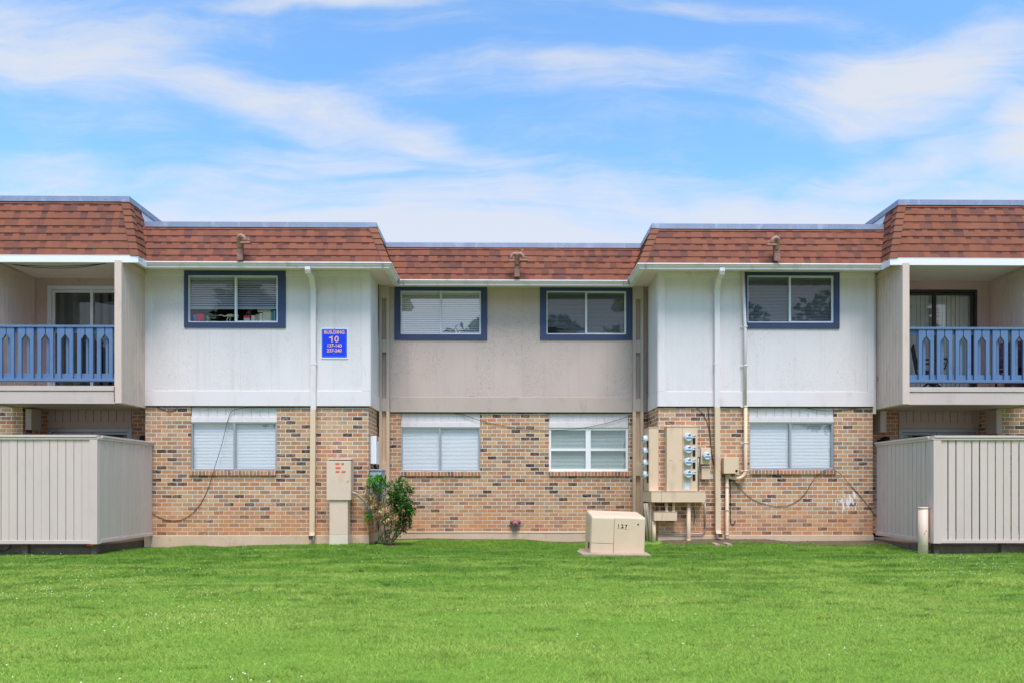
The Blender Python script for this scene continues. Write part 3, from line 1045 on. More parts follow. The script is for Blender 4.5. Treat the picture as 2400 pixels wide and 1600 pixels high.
# corner and skirt boards
for x0, x1, y, mat in ((XL0, XL1, YWS, 'white_trim'), (XR0, XR1, YWS, 'white_trim')):
    mb = MB()
    yt = y - .016
    z1 = PZ(917, YW)
    mb.box(x0, x1, yt, y, ZS - .004, z1)
    if x0 < 0:
        mb.box(x1 - .16, x1, yt, y, z1 + .002, 5.30)
        mb.box(x0, x0 + .14, yt, y, z1 + .002, 5.30)
        mb.box(x1, x1 + .014, y, 14.92, ZS - .004, z1)
        mb.box(x1, x1 + .014, y, y + .1, z1 + .002, ZSO)
        mb.box(x0, PX(432, y), yt, y, 5.30, ZSO)
        mb.box(PX(670.5, y), x1, yt, y, 5.30, ZSO)
    else:
        mb.box(x0, x0 + .14, yt, y, z1 + .002, 5.30)
        mb.box(x1 - .13, x1, yt, y, z1 + .002, 5.30)
        mb.box(x0 - .014, x0, y, 14.92, ZS - .004, z1)
        mb.box(x0 - .014, x0, y, y + .1, z1 + .002, ZSO)
        mb.box(x0, PX(1743.5, y), yt, y, 5.30, ZSO)
        mb.box(PX(1967, y), x1, yt, y, 5.30, ZSO)
        mb.box(x1 + .004, XBR0 - .006, y + .06, y + .1, ZS - .14, ZSO)
    mb.build('trim_board', M[mat], bld, 0.003)
mb = MB()
mb.box(XL1 + .22, XR0 - .3, YMS - .014, YMS, ZS - .004, PZ(931, YM))
mb.box(PX(1143, YM), PX(1264.5, YM), YMS - .012, YMS, PZ(931, YM) - .001, PZ(930.4, YM))
mb.build('trim_board', M['taupe_trim'], bld, 0.003)

# ladder-like pilasters in the two inner corners
def pilaster(pa, pb, ztops):
    x0, x1 = PX(pa, 14.97), PX(pb, 14.97)
    w = x1 - x0
    mats = [M['taupe_trim'], M['tan_paint']]
    mb = MB()
    cut = ZS + .0
    for (z0, z1, m) in ((0.0, cut, 1), (cut, ZSO, 0)):
        mb.box(x0, x0 + w * .27, 14.965, 15.08, z0, z1, m)
        mb.box(x1 - w * .28, x1, 14.965, 15.08, z0, z1, m)
        mb.box(x0 + w * .27, x1 - w * .28, 15.055, 15.075, z0, z1, m)
    for (pt, pb_) in ((663, 700.5), (795.9, 825.7), (933, 963), (1083, 1114), (1262, 1276)):
        z1, z0 = PZ(pt, 14.97), PZ(pb_, 14.97)
        mb.box(x0 + w * .27, x1 - w * .28, 14.972, 15.06, max(z0, .0), min(z1, ZSO), 1 if z1 < ZS - .1 else 0)
    mb.build('pilaster', mats, bld, 0.003)


pilaster(888.5, 912, None)
pilaster(1484, 1508, None)

# ------------------------------------------------------------------ balconies
def boards_panel(mb, x0, x1, y0, y1, z0, z1, side):
    """Grooved plywood on the face that looks sideways (side = +1 / -1) of a balcony end wall."""
    n = int((y1 - y0) / 0.1)
    xs = x1 if side > 0 else x0
    for i in range(n):
        a = y0 + (y1 - y0) * i / n
        b = y0 + (y1 - y0) * (i + 1) / n - .018
        for xx, s in ((x1, 1), (x0, -1)):
            mb.box(xx - .004 if s > 0 else xx - .008, xx + .008 if s > 0 else xx + .004, a, b, z0, z1)


ZF = 2.985       # deck level


def balcony(x0, x1, inner_left, name_label):
    """Cantilevered balcony from x0 to x1 (outer faces of its end walls)."""
    t = 0.13
    deck = MB()
    deck.box(x0 + t, x1 - t, YB + .07, YA, 2.735, ZF)
    root = deck.build('balcony', M['deck_wood'], bld, label=name_label)
    beam = MB()
    beam.box(x0 + t + .002, x1 - t - .002, YB + .03, YB + .068, PZ(946, YB), PZ(917, YB))
    beam.box(x0 + t + .002, x1 - t - .002, YB + .016, YB + .068, PZ(916, YB), PZ(904.5, YB))
    beam.build('rim_beam', M['deck_wood'], root, 0.004)
    for xa, xb in ((x0, x0 + t), (x1 - t, x1)):
        p = MB()
        p.box(xa + .008, xb - .008, YB + .03, YA, 2.71, ZSO)
        boards_panel(p, xa + .008, xb - .008, YB + .03, YA, 2.71, ZSO - .05, 1)
        p.box(xa, xb, YB, YB + .03, 2.705, 5.34)
        p.box(xa - .008, xb + .008, YB + .028, YB + .07, 5.25, ZSO)
        p.box(xb, xb + .012, YB + .03, YA - .4, 5.28, 5.38)
        p.box(xa - .012, xa, YB + .03, YA - .4, 5.28, 5.38)
        p.build('side_panel', M['panel_wood'], root, 0.003)
    hd = MB()
    hd.box(x0 + t, x1 - t, YB + .10, YB + .14, 5.36, ZSO)
    hd.build('header', M['ceiling'], root)
    return root


balc_l = balcony(XBL0, XBL1, True, 'balcony with a white-framed door and dark blinds')
balc_r = balcony(XBR0, XBR1, False, 'balcony with a bronze-framed door and chairs')

# alcove back walls, upper level, with door openings
UDL = (PX(111.8, YA), PX(316, YA), ZF, PZ(670.5, YA, 200))
UDR = (PX(2094, YA), PX(2289.2, YA), ZF, PZ(679.5, YA, 2200))
mb = MB()
AM = stucco('alcove_siding', srgb(190, 164, 156, 0.95), srgb(110, 98, 92), seam=0.203)
wall_front(mb, XBL0, XBL1 + .1, ZF, ZSO + .02, YA, [UDL], depth=.1)
mb.build('alcove_wall', AM, bld, recalc=False)
mb = MB()
wall_front(mb, XBR0 - .1, XBR1, ZF, ZSO + .02, YA, [UDR], depth=.1)
mb.build('alcove_wall', AM, bld, recalc=False)
mb = MB()
mb.box(XBL0 - .08, XBL0 + .004, YA - .01, YA + .5, ZS, ZSO)
mb.build('corner_board', M['taupe_trim'], bld)
mb = MB()
mb.box(XBR1 - .004, XBR1 + .08, YA - .01, YA + .5, ZS, ZSO)
mb.build('corner_board', M['taupe_trim'], bld)


def sliding_door(rect, y, stile_px, frame, blind, label, lower=False, glass='glass_door'):
    x0, x1, z0, z1 = rect
    fr = MB()
    fw = 0.075 if frame != 'bronze' else 0.05
    frame_bars(fr, x0, x1, z0, z1, y - .02, y + .09, fw, .05)
    frame_bars(fr, x0 + fw + .004, x1 - fw - .004, z0 + .05, z1 - fw - .004, y + .02, y + .06, 0.05, .06)
    xm = PX(stile_px, y) if stile_px else (x0 + x1) / 2
    fr.box(xm - .03, xm + .03, y + .005, y + .07, z0 + .05, z1 - fw)
    d = fr.build('sliding_door', M[frame], bld, 0.004, label=label)
    for a, b in ((x0 + fw + .05, xm - .03), (xm + .03, x1 - fw - .05)):
        g = MB()
        g.face([(a, y + .04, z0 + .1), (b, y + .04, z0 + .1), (b, y + .04, z1 - fw - .05), (a, y + .04, z1 - fw - .05)])
        g.build('pane', M[glass], d, recalc=False)
    s = MB()
    n = int((x1 - x0) / 0.088)
    for i in range(n):
        cx = x0 + (i + .5) * (x1 - x0) / n
        if blind == 'vblind_dark' and rnd.random() < .12:
            continue
        a = R(rnd.uniform(3, 12) if blind != 'vblind_dark' else rnd.uniform(20, 62))
        hx, hy = math.cos(a) * .046, math.sin(a) * .046
        s.face([(cx - hx, y + .125 - hy, z0 + .03), (cx + hx, y + .125 + hy, z0 + .03), (cx + hx, y + .125 + hy, z1 - .04), (cx - hx, y + .125 - hy, z1 - .04)])
    s.build('blind', M[blind], d, recalc=False)
    room(x0, x1, z0, z1, y + .1, y + 1.6, d)
    return d


sliding_door(UDL, YA, 214, 'alu', 'vblind_dark', 'upper white-framed patio door')
sliding_door(UDR, YA, 2192, 'bronze', 'vblind', 'upper bronze-framed patio door', glass='glass_low')
sliding_door(DL, ya2, None, 'alu_grey', 'vblind_dark', None, True)
sliding_door(DR, ya2, None, 'alu_grey', 'vblind_dark', None, True)
for (dr, yy) in ((DL, ya2), (DR, ya2)):
    h = MB()
    c, d = dr[3] + .003, 2.80
    band = c + (d - c) * .3
    a, b = dr[0] + .003, dr[1] - .003
    h.box(a, b, yy - .02, yy + .09, c, band)
    n = 11
    for i in range(n):
        w = (b - a) / n
        h.box(a + i * w + .004, a + (i + 1) * w - .010, yy - .012, yy + .09, band, d)
    h.box(a + .002, b - .002, yy + .004, yy + .1, band, d)
    h.build('header_panel', M['taupe_trim'], bld, 0.002)

# blue railings
def railing(centres, x0, x1, rear_dx):
    top = MB()
    zt = PZ(763.5, YB)
    top.box(x0, x1, YB + .02, YB + .12, zt - .042, zt)
    rail = top.build('railing', M['blue_rail'], bld, 0.004)
    lo = MB()
    zb = PZ(894, YB)
    lo.box(x0, x1, YB + .012, YB + .10, zb, zb + .05)
    lo.build('bottom_rail', M['blue_rail'], rail, 0.004)
    bk = MB()
    bk.box(x0, x1, YB + .075, YB + .105, zb + .05, zb + .15)
    bk.box(x0, x1, YB + .075, YB + .105, zt - .135, zt - .042)
    bk.build('back_rail', M['blue_rail'], rail, 0.003)
    za, zsho, zbt, ztp = zt - .17, zt - .262, zb + .052, zt - .044
    for c in centres:
        if c - .2 < x0 - .2 or c + .02 > x1 + .2:
            continue
        w = .137
        for s in (-1, 1):
            e = [(c + s * .008, ztp), (c + s * (.008 + w), ztp), (c + s * (.008 + w), zbt), (c + s * .076, zbt), (c + s * .076, zsho), (c + s * .008, za)]
            xs = [p[0] for p in e]
            if min(xs) < x0 + .004 or max(xs) > x1 - .004:
                e = [(min(max(px_, x0 + .004), x1 - .004), pz_) for px_, pz_ in e]
                if max(p[0] for p in e) - min(p[0] for p in e) < .02:
                    continue
            b = MB()
            b.prism(e, YB + .036, YB + .073)
            b.build('baluster', M['blue_rail'], rail, 0.002)
        if x0 < c - .02 and c + .03 < x1:
            b = MB()
            b.box(c - .023, c + .023, YB + .106, YB + .13, zb + .02, zt - .045)
            b.build('rear_slat', M['blue_rail'], rail, 0.002)


cl = [PX(p, YB + .036) for p in (14.3, 60, 106.1, 152.2, 199, 245.4)]
pl = (cl[-1] - cl[0]) / 5
cl = [cl[0] - 4 * pl, cl[0] - 3 * pl, cl[0] - 2 * pl, cl[0] - pl] + cl + [cl[-1] + pl]
railing(cl, XBL0 + .13, XBL1 - .13, .0)
cr_ = [PX(p, YB + .036) for p in (2171.2, 2214.2, 2258, 2301.5, 2344.6, 2389.0)]
pr = (cr_[-1] - cr_[0]) / 5
cr_ = [cr_[0] - pr] + cr_ + [cr_[-1] + pr * k for k in (1, 2, 3)]
railing(cr_, XBR0 + .13, XBR1 - .13, .0)

# bracket boxes under the balcony floors
for xa, xb, ya_, za, zb_ in ((PX(61, YW), PX(75, YW), YW - .02, PZ(1006, YW, 68), 2.70), (PX(2062.5, YW + .15), PX(2077, YW + .15), YW + .13, PZ(1011, YW, 2068), 2.70), (PX(2334, YW), PX(2347, YW), YW - .02, PZ(1015, YW, 2340), 2.70)):
    mb = MB()
    mb.box(xa, xb, ya_, ya_ + .3, za, zb_)
    mb.build('bracket_box', M['taupe_trim'], bld, 0.006)

# ------------------------------------------------------------------ soffits, gutters, mansards
mb = MB()
def sf(x0, x1, y0, y1):
    mb.box(x0, x1, y0, y1, ZSO, ZSO + .02)
sf(-7.06, -2.27, 13.46, 14.03)
sf(-2.66, -2.27, 14.03, 15.11)
sf(-2.27, 2.65, 14.60, 15.11)
sf(2.65, 3.05, 14.03, 15.11)
sf(2.65, 7.42, 13.46, 14.03)
mb.build('soffit', M['soffit'], bld, recalc=False)
mb = MB()
sf(XE0, -9.72, 13.46, 14.03)
mb.build('soffit', M['soffit'], bld, recalc=False)
mb = MB()
sf(10.2, XE1, 13.46, 14.03)
mb.build('soffit', M['soffit'], bld, recalc=False)
mb = MB()
mb.box(-10.02, -6.83, 13.15, 13.458, ZSO - .002, ZSO + .02)
mb.box(XBL0, XBL1, 13.46, YA + .02, ZSO - .002, ZSO + .021)
mb.build('balcony_ceiling', M['ceiling'], bld, recalc=False)
mb = MB()
mb.box(7.25, 10.43, 13.15, 13.458, ZSO - .002, ZSO + .02)
mb.box(XBR0, XBR1, 13.46, YA + .02, ZSO - .002, ZSO + .021)
mb.build('balcony_ceiling', M['ceiling'], bld, recalc=False)

MAIN = [(-7.5, 13.45), (-2.20, 13.45), (-2.20, 14.57), (2.58, 14.57), (2.58, 13.45), (7.9, 13.45)]
FARL = [(XE0, 13.45), (-9.4, 13.45)]
FARR = [(9.9, 13.45), (XE1, 13.45)]
BALL = [(-10.06, 13.92), (-10.06, 13.12), (-6.79, 13.12), (-6.79, 13.92)]
BALR = [(7.22, 13.92), (7.22, 13.12), (10.46, 13.12), (10.46, 13.92)]
GUT = [(.048, 5.417), (.050, 5.397), (.024, 5.393), (.020, 5.366), (-.012, 5.342), (.004, 5.337), (.004, 5.315), (-.075, 5.315), (-.075, 5.405), (.03, 5.407)]
for poly in ([(-6.80, 13.45)] + MAIN[1:-1] + [(7.23, 13.45)], [(XE0, 13.45), (-10.07, 13.45)], [(10.47, 13.45), (XE1, 13.45)]):
    mb = MB()
    sweep(mb, poly, GUT)
    sweep(mb, poly, [(-.078, 5.32), (-.078, 5.425), (-.10, 5.425), (-.10, 5.32)])
    g = mb.build('gutter', M['gutter'], bld)
# joint collars where gutter pieces meet
mb = MB()
for (x, y, vert) in ((-2.32, 13.45, 0), (-2.20, 14.46, 1), (2.58, 14.46, 1), (2.70, 13.45, 0), (-2.08, 14.57, 0), (2.46, 14.57, 0)):
    if vert:
        sgn = 1 if x < 0 else -1
        mb.box(x - .004 * sgn, x + .049 * sgn, y - .006, y + .006, 5.314, 5.418)
    else:
        mb.box(x - .006, x + .006, y - .049, y - .001, 5.314, 5.418)
mb.build('gutter_joint', M['galv'], bld)
for poly in (BALL, BALR):
    mb = MB()
    pp = [(poly[0][0], 13.44), poly[1], poly[2], (poly[3][0], 13.44)]
    sweep(mb, pp, [(.012, 5.30), (.012, 5.435), (-.03, 5.435), (-.03, 5.30)])
    mb.build('fascia', M['fascia'], bld, 0.003)


def mansard(poly, zt, run, n, e_lift=.014):
    """Overlapping shingle courses on a sloped roof skirt; every course is its own thick strip."""
    mb = MB()
    rise = zt - ZE
    L = math.hypot(rise, run)
    nx, nz = rise / L, run / L            # outward slope normal in (outward, up)
    k = 0
    t0 = 0.0
    while t0 < 1.0:
        t1 = min(t0 + 1.0 / n, 1.0)
        wv = lambda s: 0.0025 * math.sin(s * 3.1 + k * 1.7) + 0.002 * math.sin(s * 7.7 + k)
        lo_o, lo_z = -run * t0 + nx * e_lift, ZE + rise * t0 + nz * e_lift
        lb_o, lb_z = -run * t0 - nx * .004, ZE + rise * t0 - nz * .004
        hi_o, hi_z = -run * t1 + nx * .001, ZE + rise * t1 + nz * .001
        A, B, C_ = offset_poly(poly, lo_o), offset_poly(poly, hi_o), offset_poly(poly, lb_o)
        E = poly
        acc_u = 0.0
        for i in range(len(poly) - 1):
            seg = Vector((E[i + 1][0] - E[i][0], E[i + 1][1] - E[i][1]))
            ln = seg.length
            d = seg.normalized()
            def uu(p):
                return acc_u + (p[0] - E[i][0]) * d.x + (p[1] - E[i][1]) * d.y
            cnt = max(1, int(ln / 0.45))
            for j in range(cnt):
                fa, fb = j / cnt, (j + 1) / cnt
                lerp = lambda P_, f: (P_[i][0] + (P_[i + 1][0] - P_[i][0]) * f, P_[i][1] + (P_[i + 1][1] - P_[i][1]) * f)
                a0, a1, b0, b1, c0, c1 = lerp(A, fa), lerp(A, fb), lerp(B, fa), lerp(B, fb), lerp(C_, fa), lerp(C_, fb)
                za = lo_z + (wv(uu(a0)) if 0 < fa else 0)
                zb = lo_z + (wv(uu(a1)) if fb < 1 else 0)
                f_hi = (t1 - t0) * n
                mb.face([(a0[0], a0[1], za), (a1[0], a1[1], zb), (b1[0], b1[1], hi_z), (b0[0], b0[1], hi_z)], 0,
                        [(uu(a0), k), (uu(a1), k), (uu(b1), k + f_hi * .999), (uu(b0), k + f_hi * .999)])
                mb.face([(c0[0], c0[1], lb_z), (c1[0], c1[1], lb_z), (a1[0], a1[1], zb), (a0[0], a0[1], za)], 0,
                        [(uu(a0), k), (uu(a1), k), (uu(a1), k + .02), (uu(a0), k + .02)])
            acc_u += ln + 3.7
        k += 1
        t0 = t1
    o = mb.build('roof', M['shingle'], bld, recalc=False)
    # folded cap shingles on the outward corners
    for i in range(1, len(poly) - 1):
        d1 = (Vector(poly[i]) - Vector(poly[i - 1])).normalized()
        d2 = (Vector(poly[i + 1]) - Vector(poly[i])).normalized()
        if d1.x * d2.y - d1.y * d2.x < 0:
            continue          # inward corner: a valley
        h = MB()
        wd = .15
        nn = n * 1.12
        k = 0
        t0 = 0.0
        while t0 < 1:
            t1 = min(t0 + 1 / nn, 1.0)
            def pt(t, lift, which, back=0.0):
                oo = offset_poly(poly, -run * t + nx * lift)[i]
                v = Vector((oo[0], oo[1], ZE + rise * t + nz * lift))
                if which == -1:
                    v -= Vector((d1.x, d1.y, 0)) * wd
                elif which == 1:
                    v += Vector((d2.x, d2.y, 0)) * wd
                return v
            lf = .030
            j1, j2 = rnd.uniform(-.004, .004), rnd.uniform(-.004, .004)
            lo_ = [pt(t0, lf, -1), pt(t0 - .004, lf + .004, 0), pt(t0, lf, 1)]
            hi_ = [pt(t1, .016, -1), pt(t1, .018, 0), pt(t1, .016, 1)]
            un = [pt(t0, .0, -1), pt(t0, .0, 0), pt(t0, .0, 1)]
            u0 = rnd.uniform(0, 50)
            uvq = [(u0, k), (u0 + .01, k), (u0 + .01, k + .5), (u0, k + .5)]
            for q in (0, 1):
                h.face([lo_[q], lo_[q + 1], hi_[q + 1], hi_[q]], 0, uvq)
                h.face([un[q], un[q + 1], lo_[q + 1], lo_[q]], 0, uvq)
            h.face([un[0], lo_[0], hi_[0], pt(t1, 0, -1)], 0, uvq)
            h.face([un[2], pt(t1, 0, 1), hi_[2], lo_[2]], 0, uvq)
            k += 1
            t0 = t1
        h.build('hip_cap', M['hip_shingle'], o, recalc=False)
    return o


RUN, RUNB = .32, .36
mansard(MAIN, ZT, RUN, 5.45)
mansard(FARL, ZT, RUN, 5.45)
mansard(FARR, ZT, RUN, 5.45)
mansard(BALL, ZTB, RUNB, 7.4)
mansard(BALR, ZTB, RUNB, 7.4)

# sheet-metal copings on the parapets
def coping(poly, zt):
    mb = MB()
    sweep(mb, poly, [(.028, zt - .012), (.022, zt + .092), (-.16, zt + .098), (-.16, zt - .012)])
    mb.build('coping', M['cap_metal'], bld, 0.003)
    rv = MB()
    for i in range(len(poly) - 1):
        a, b = Vector(poly[i]), Vector(poly[i + 1])
        d = (b - a)
        ln = d.length
        d.normalize()
        nrm = Vector((d.y, -d.x))
        for j in range(int(ln / .33)):
            p = a + d * (.15 + j * .33) + nrm * .024
            rv.lathe([(.010, 0), (.008, .005), (.001, .007)], (p.x, p.y, zt + .03), (nrm.x, nrm.y, 0), 6)
    rv.build('coping_screw', M['galv'], bld)


top = offset_poly(MAIN, -RUN)
top[0] = (-6.98, top[0][1]); top[-1] = (7.43, top[-1][1])
coping(top, ZT)
coping([(XE0, 13.77), (-9.9, 13.77)], ZT)
coping([(10.3, 13.77), (XE1, 13.77)], ZT)
for poly in (BALL, BALR):
    tb = offset_poly(poly, -RUNB)
    tb[0] = (tb[0][0], 15.0); tb[-1] = (tb[-1][0], 15.0)
    coping(tb, ZTB)
    mb = MB()
    xa, xb = tb[0][0], tb[-1][0]
    for x, s in ((xa, -1), (xb, 1)):
        mb.box(x - .06 if s > 0 else x, x if s > 0 else x + .06, 13.70, 15.0, 6.0, ZTB - .013)
    mb.box(xa + .06, xb - .06, 14.94, 15.0, 6.0, ZTB - .013)
    mb.build('parapet_wall', M['upstand'], bld)

mb = MB()   # flat roof and the unseen body behind the facade, so no light leaks in
mb.box(XE0, XE1, 15.25, 24.0, 6.0, 6.12)
mb.box(XE0, -2.75, 13.9, 15.25, 6.02, 6.10)
mb.box(3.1, XE1, 13.9, 15.25, 6.02, 6.10)
mb.box(-2.75, 3.1, 15.0, 15.25, 6.02, 6.10)
mb.box(XE0, XE1, 23.8, 24.0, 0, 6.0)
mb.box(XE0, XE0 + .15, 14.05, 23.8, 0, 6.0)
mb.box(XE1 - .15, XE1, 14.05, 23.8, 0, 6.0)
mb.build('roof_deck', M['roofing'], bld)
mb = MB()   # floor between the storeys inside
mb.box(XE0 + .2, bx1 - .1, 14.75, 23.7, 2.84, 2.96)
mb.box(bx1 - .1, rx0 + .1, 15.3, 23.7, 2.84, 2.96)
mb.box(rx0 + .1, XE1 - .2, 14.75, 23.7, 2.84, 2.96)
mb.build('floor_slab', M['roofing'], bld)

# ------------------------------------------------------------------ downspouts
def downspout(ptop, pmid, pxs, pxs_low, split_py, bot_py, kick):
    """Rectangular downpipe: swan neck from the gutter back to the wall, shaft, and a kicked-out shoe."""
    w, dp = .098, .07
    yf = YWS - .016 - dp - .006
    xt, xs, xl = PX(ptop, 13.42), PX(pxs, yf), PX(pxs_low, yf)
    zt = 5.33
    zb = PZ(bot_py, yf)
    zsplit = PZ(split_py, yf)
    zk = PZ(pmid, yf)
    def strip(mb, pts, m=0):
        rings = []
        for (x, y, z, dpy, dpz) in pts:
            rings.append([(x - w / 2, y, z), (x + w / 2, y, z), (x + w / 2, y + dpy, z + dpz), (x - w / 2, y + dpy, z + dpz)])
        for a, b in zip(rings[:-1], rings[1:]):
            for j in range(4):
                k = (j + 1) % 4
                mb.face([a[j], a[k], b[k], b[j]], m)
        return rings
    mb = MB()
    pts = [(xt, 13.40, zt, .075, 0), (xt, 13.40, zt - .06, .075, 0.0), (xt + (xs - xt) * .15, 13.43, zt - .12, .07, .03), (xt + (xs - xt) * .55, yf - .18, zk + .16, .06, .05), (xs - (xs - xt) * .1, yf - .05, zk + .04, .06, .04), (xs, yf, zk - .02, .07, 0.0), (xs, yf, zsplit, dp, 0)]
    strip(mb, pts)
    o = mb.build('downspout', M['white_trim'], bld, 0.006)
    mb = MB()
    r = strip(mb, [(xs + (xl - xs) * .2, yf, zsplit + .001, dp, 0), (xl, yf, zb + .14, dp, 0), (xl + .004, yf - .015, zb + .08, dp, 0.01), (xl + .008, yf - .11, zb - .0, .03, .075)])
    mb.build('lower_pipe', M['tan_paint'], o, 0.006)
    mb = MB()
    e = r[-1]
    mb.face([(Vector(p) + (Vector(e[0]) * .25 + Vector(e[1]) * .25 + Vector(e[2]) * .25 + Vector(e[3]) * .25 - Vector(p)) * .14 + Vector((0, -.004, -.001))) for p in e])
    mb.build('outlet', M['black'], o, recalc=False)
    mb = MB()
    for zz in (zk - .04, (zk + zsplit) / 2 - .3):
        mb.box(xs - w / 2 - .012, xs + w / 2 + .012, yf - .004, yf + dp + .01, zz - .012, zz + .012)
    mb.build('strap', M['white_trim'], o)


downspout(721, 676, 733.8, 731, 959.5, 1262, 1)
downspout(1692.5, 678, 1681.5, 1683.5, 953, 1258, 1)

# riser pipe with its white upper part and tan lower hook
def arc(c, r, a0, a1, n, plane='xz'):
    out = []
    for i in range(n + 1):
        a = R(a0 + (a1 - a0) * i / n)
        out.append((c[0] + r * math.cos(a), c[1], c[2] + r * math.sin(a)))
    return out


yr = YW - .09
xr_, xr2 = PX(1746.5, yr), PX(1747.5, yr)
zsp = PZ(953, yr, 1747)
rp = thing('riser_pipe', 'slim riser conduit from the right soffit, white above and tan hooked end below', 'pipe', (xr_, yr, 1.0))
mb = MB()
mb.tube([(PX(1741, yr), yr, 5.41), (xr_, yr, PZ(770, yr, 1746)), (xr_, yr, zsp)], .031, 10)
mb.build('white_pipe', M['white_trim'], rp)
mb = MB()
zc = PZ(1100, yr, 1747)
cx = PX(1727, yr)
rad = xr2 - cx
hook = [(xr2, yr, zsp), (xr2, yr, zc + .02)] + arc((cx, yr, zc), rad, 0, -100, 8) + [(PX(1712, yr), yr + .02, PZ(1118, yr, 1712)), (PX(1705, yr), yr + .03, PZ(1107, yr, 1705))]
mb.tube(hook, .035, 12)
mb.build('tan_pipe', M['tan_paint'], rp)
mb = MB()
for py in (766, 857, 952, 1037, 1102):
    z = PZ(py, yr, 1747)
    mb.lathe([(.040, -.012), (.042, 0), (.040, .012)], (xr2, yr, z), (0, 0, 1), 12)
    mb.box(xr2 - .085, xr2 - .03, yr + .03, yr + .05, z - .012, z + .012)
mb.build('clamp', M['white_trim'], rp)
vent = MB()
xs_ = PX(1738, YWS)
vent.box(xs_ - .006, xs_ + .006, YWS - .022, YWS - .016, PZ(915, YW), 5.3)
vent.build('batten', M['white_trim'], bld)

def smooth(pts, n=6):
    pts = [Vector(p) for p in pts]
    out = []
    for i in range(len(pts) - 1):
        p0, p1, p2, p3 = pts[max(i - 1, 0)], pts[i], pts[i + 1], pts[min(i + 2, len(pts) - 1)]
        for j in range(n):
            t = j / n
            out.append(0.5 * ((2 * p1) + (p2 - p0) * t + (2 * p0 - 5 * p1 + 4 * p2 - p3) * t * t + (3 * p1 - p0 - 3 * p2 + p3) * t ** 3))
    out.append(pts[-1])
    return out


# ------------------------------------------------------------------ roof lamps
def rough_lamp(px, py_top, py_bot, y_base, side, label, head=True):
    zb = PZ(py_bot, y_base, px) + .01
    x = PX(px, y_base)
    zt = PZ(py_top, y_base, px)
    t = thing('roof_lamp', label, 'lamp', (x, y_base, zb), 'broken lamps on the shingled mansard')
    w = .055
    h = zt - zb
    path = [(y_base - .035, zb), (y_base - .01, zb + h * .35), (y_base + .0, zb + h * .6), (y_base - .03, zb + h * .8)]
    mb = MB()
    th = .03
    for (a, b) in zip(path[:-1], path[1:]):
        mb.face([(x - w, a[0] - th, a[1]), (x + w, a[0] - th, a[1]), (x + w, b[0] - th, b[1] + .0), (x - w, b[0] - th, b[1])])
        mb.face([(x - w, a[0] + th, a[1] + .02), (x - w, b[0] + th, b[1] + .02), (x + w, b[0] + th, b[1] + .02), (x + w, a[0] + th, a[1] + .02)])
        for s in (-1, 1):
            mb.face([(x + s * w, a[0] - th, a[1]), (x + s * w, b[0] - th, b[1]), (x + s * w, b[0] + th, b[1] + .02), (x + s * w, a[0] + th, a[1] + .02)])
    mb.build('arm', M['rust'], t, 0.008)
    yh = y_base - .10
    hood = MB()
    for sd in ((side,) if not head else (side, -side)):
        hood.tube(smooth([(x - sd * .005, y_base - .0, zt - .20), (x - sd * .005, yh + .05, zt - .10), (x + sd * .01, yh, zt - .035), (x + sd * .06, yh - .02, zt - .02), (x + sd * .11, yh - .02, zt - .055), (x + sd * .125, yh - .01, zt - .11)], 4), .052 if sd == side else .036, 10, taper=.034)
    hood.build('lamp_head', M['rust_light'], t)
    br = MB()
    br.prism([(x + side * .04, zt - .16), (x + side * .22, zt - .16), (x + side * .23, zt - .13), (x + side * .05, zt - .135)], yh - .05, yh + .03)
    br.tube([(x + side * .12, yh - .02, zt - .10), (x + side * .19, yh - .03, zt - .09), (x + side * .225, yh - .03, zt - .115)], .012, 6)
    br.tube([(x - side * .02, yh - .02, zt - .02), (x - side * .01, yh - .03, zt + .03)], .010, 6)
    if head:
        br.prism([(x - side * .04, zt - .17), (x - side * .17, zt - .17), (x - side * .18, zt - .14), (x - side * .05, zt - .145)], yh - .05, yh + .03)
        br.tube([(x + side * .05, yh - .01, zt - .01), (x + side * .12, yh - .02, zt + .08)], .012, 6)
    br.build('bracket', M['rust_light'], t)


rough_lamp(564, 556, 614, 13.42, 1, 'rusty broken roof lamp above the upper window with toys', head=False)
rough_lamp(1212, 598, 652, 14.54, 1, 'rusty double roof lamp on the recessed middle mansard')
rough_lamp(1819, 561, 615, 13.42, -1, 'brown curved roof lamp above the right wing upper window', head=False)

# ------------------------------------------------------------------ building sign
sx0, sx1, sz0, sz1 = win_rect(752, 816, 769.5, 840.5, YWS)
sc_ = ((sx0 + sx1) / 2, YWS - .02, (sz0 + sz1) / 2)
sg = thing('building_sign', 'blue square sign with white border reading BUILDING 10', 'sign', sc_)
W_, H_ = sx1 - sx0, sz1 - sz0


def rrect(cx, cz, w, h, r, n=4):
    out = []
    for (sx, sz, a0) in ((1, 1, 0), (-1, 1, 90), (-1, -1, 180), (1, -1, 270)):
        for i in range(n + 1):
            a = R(a0 + 90 * i / n)
            out.append((cx + sx * (w / 2 - r) + r * math.cos(a), cz + sz * (h / 2 - r) + r * math.sin(a)))
    return out


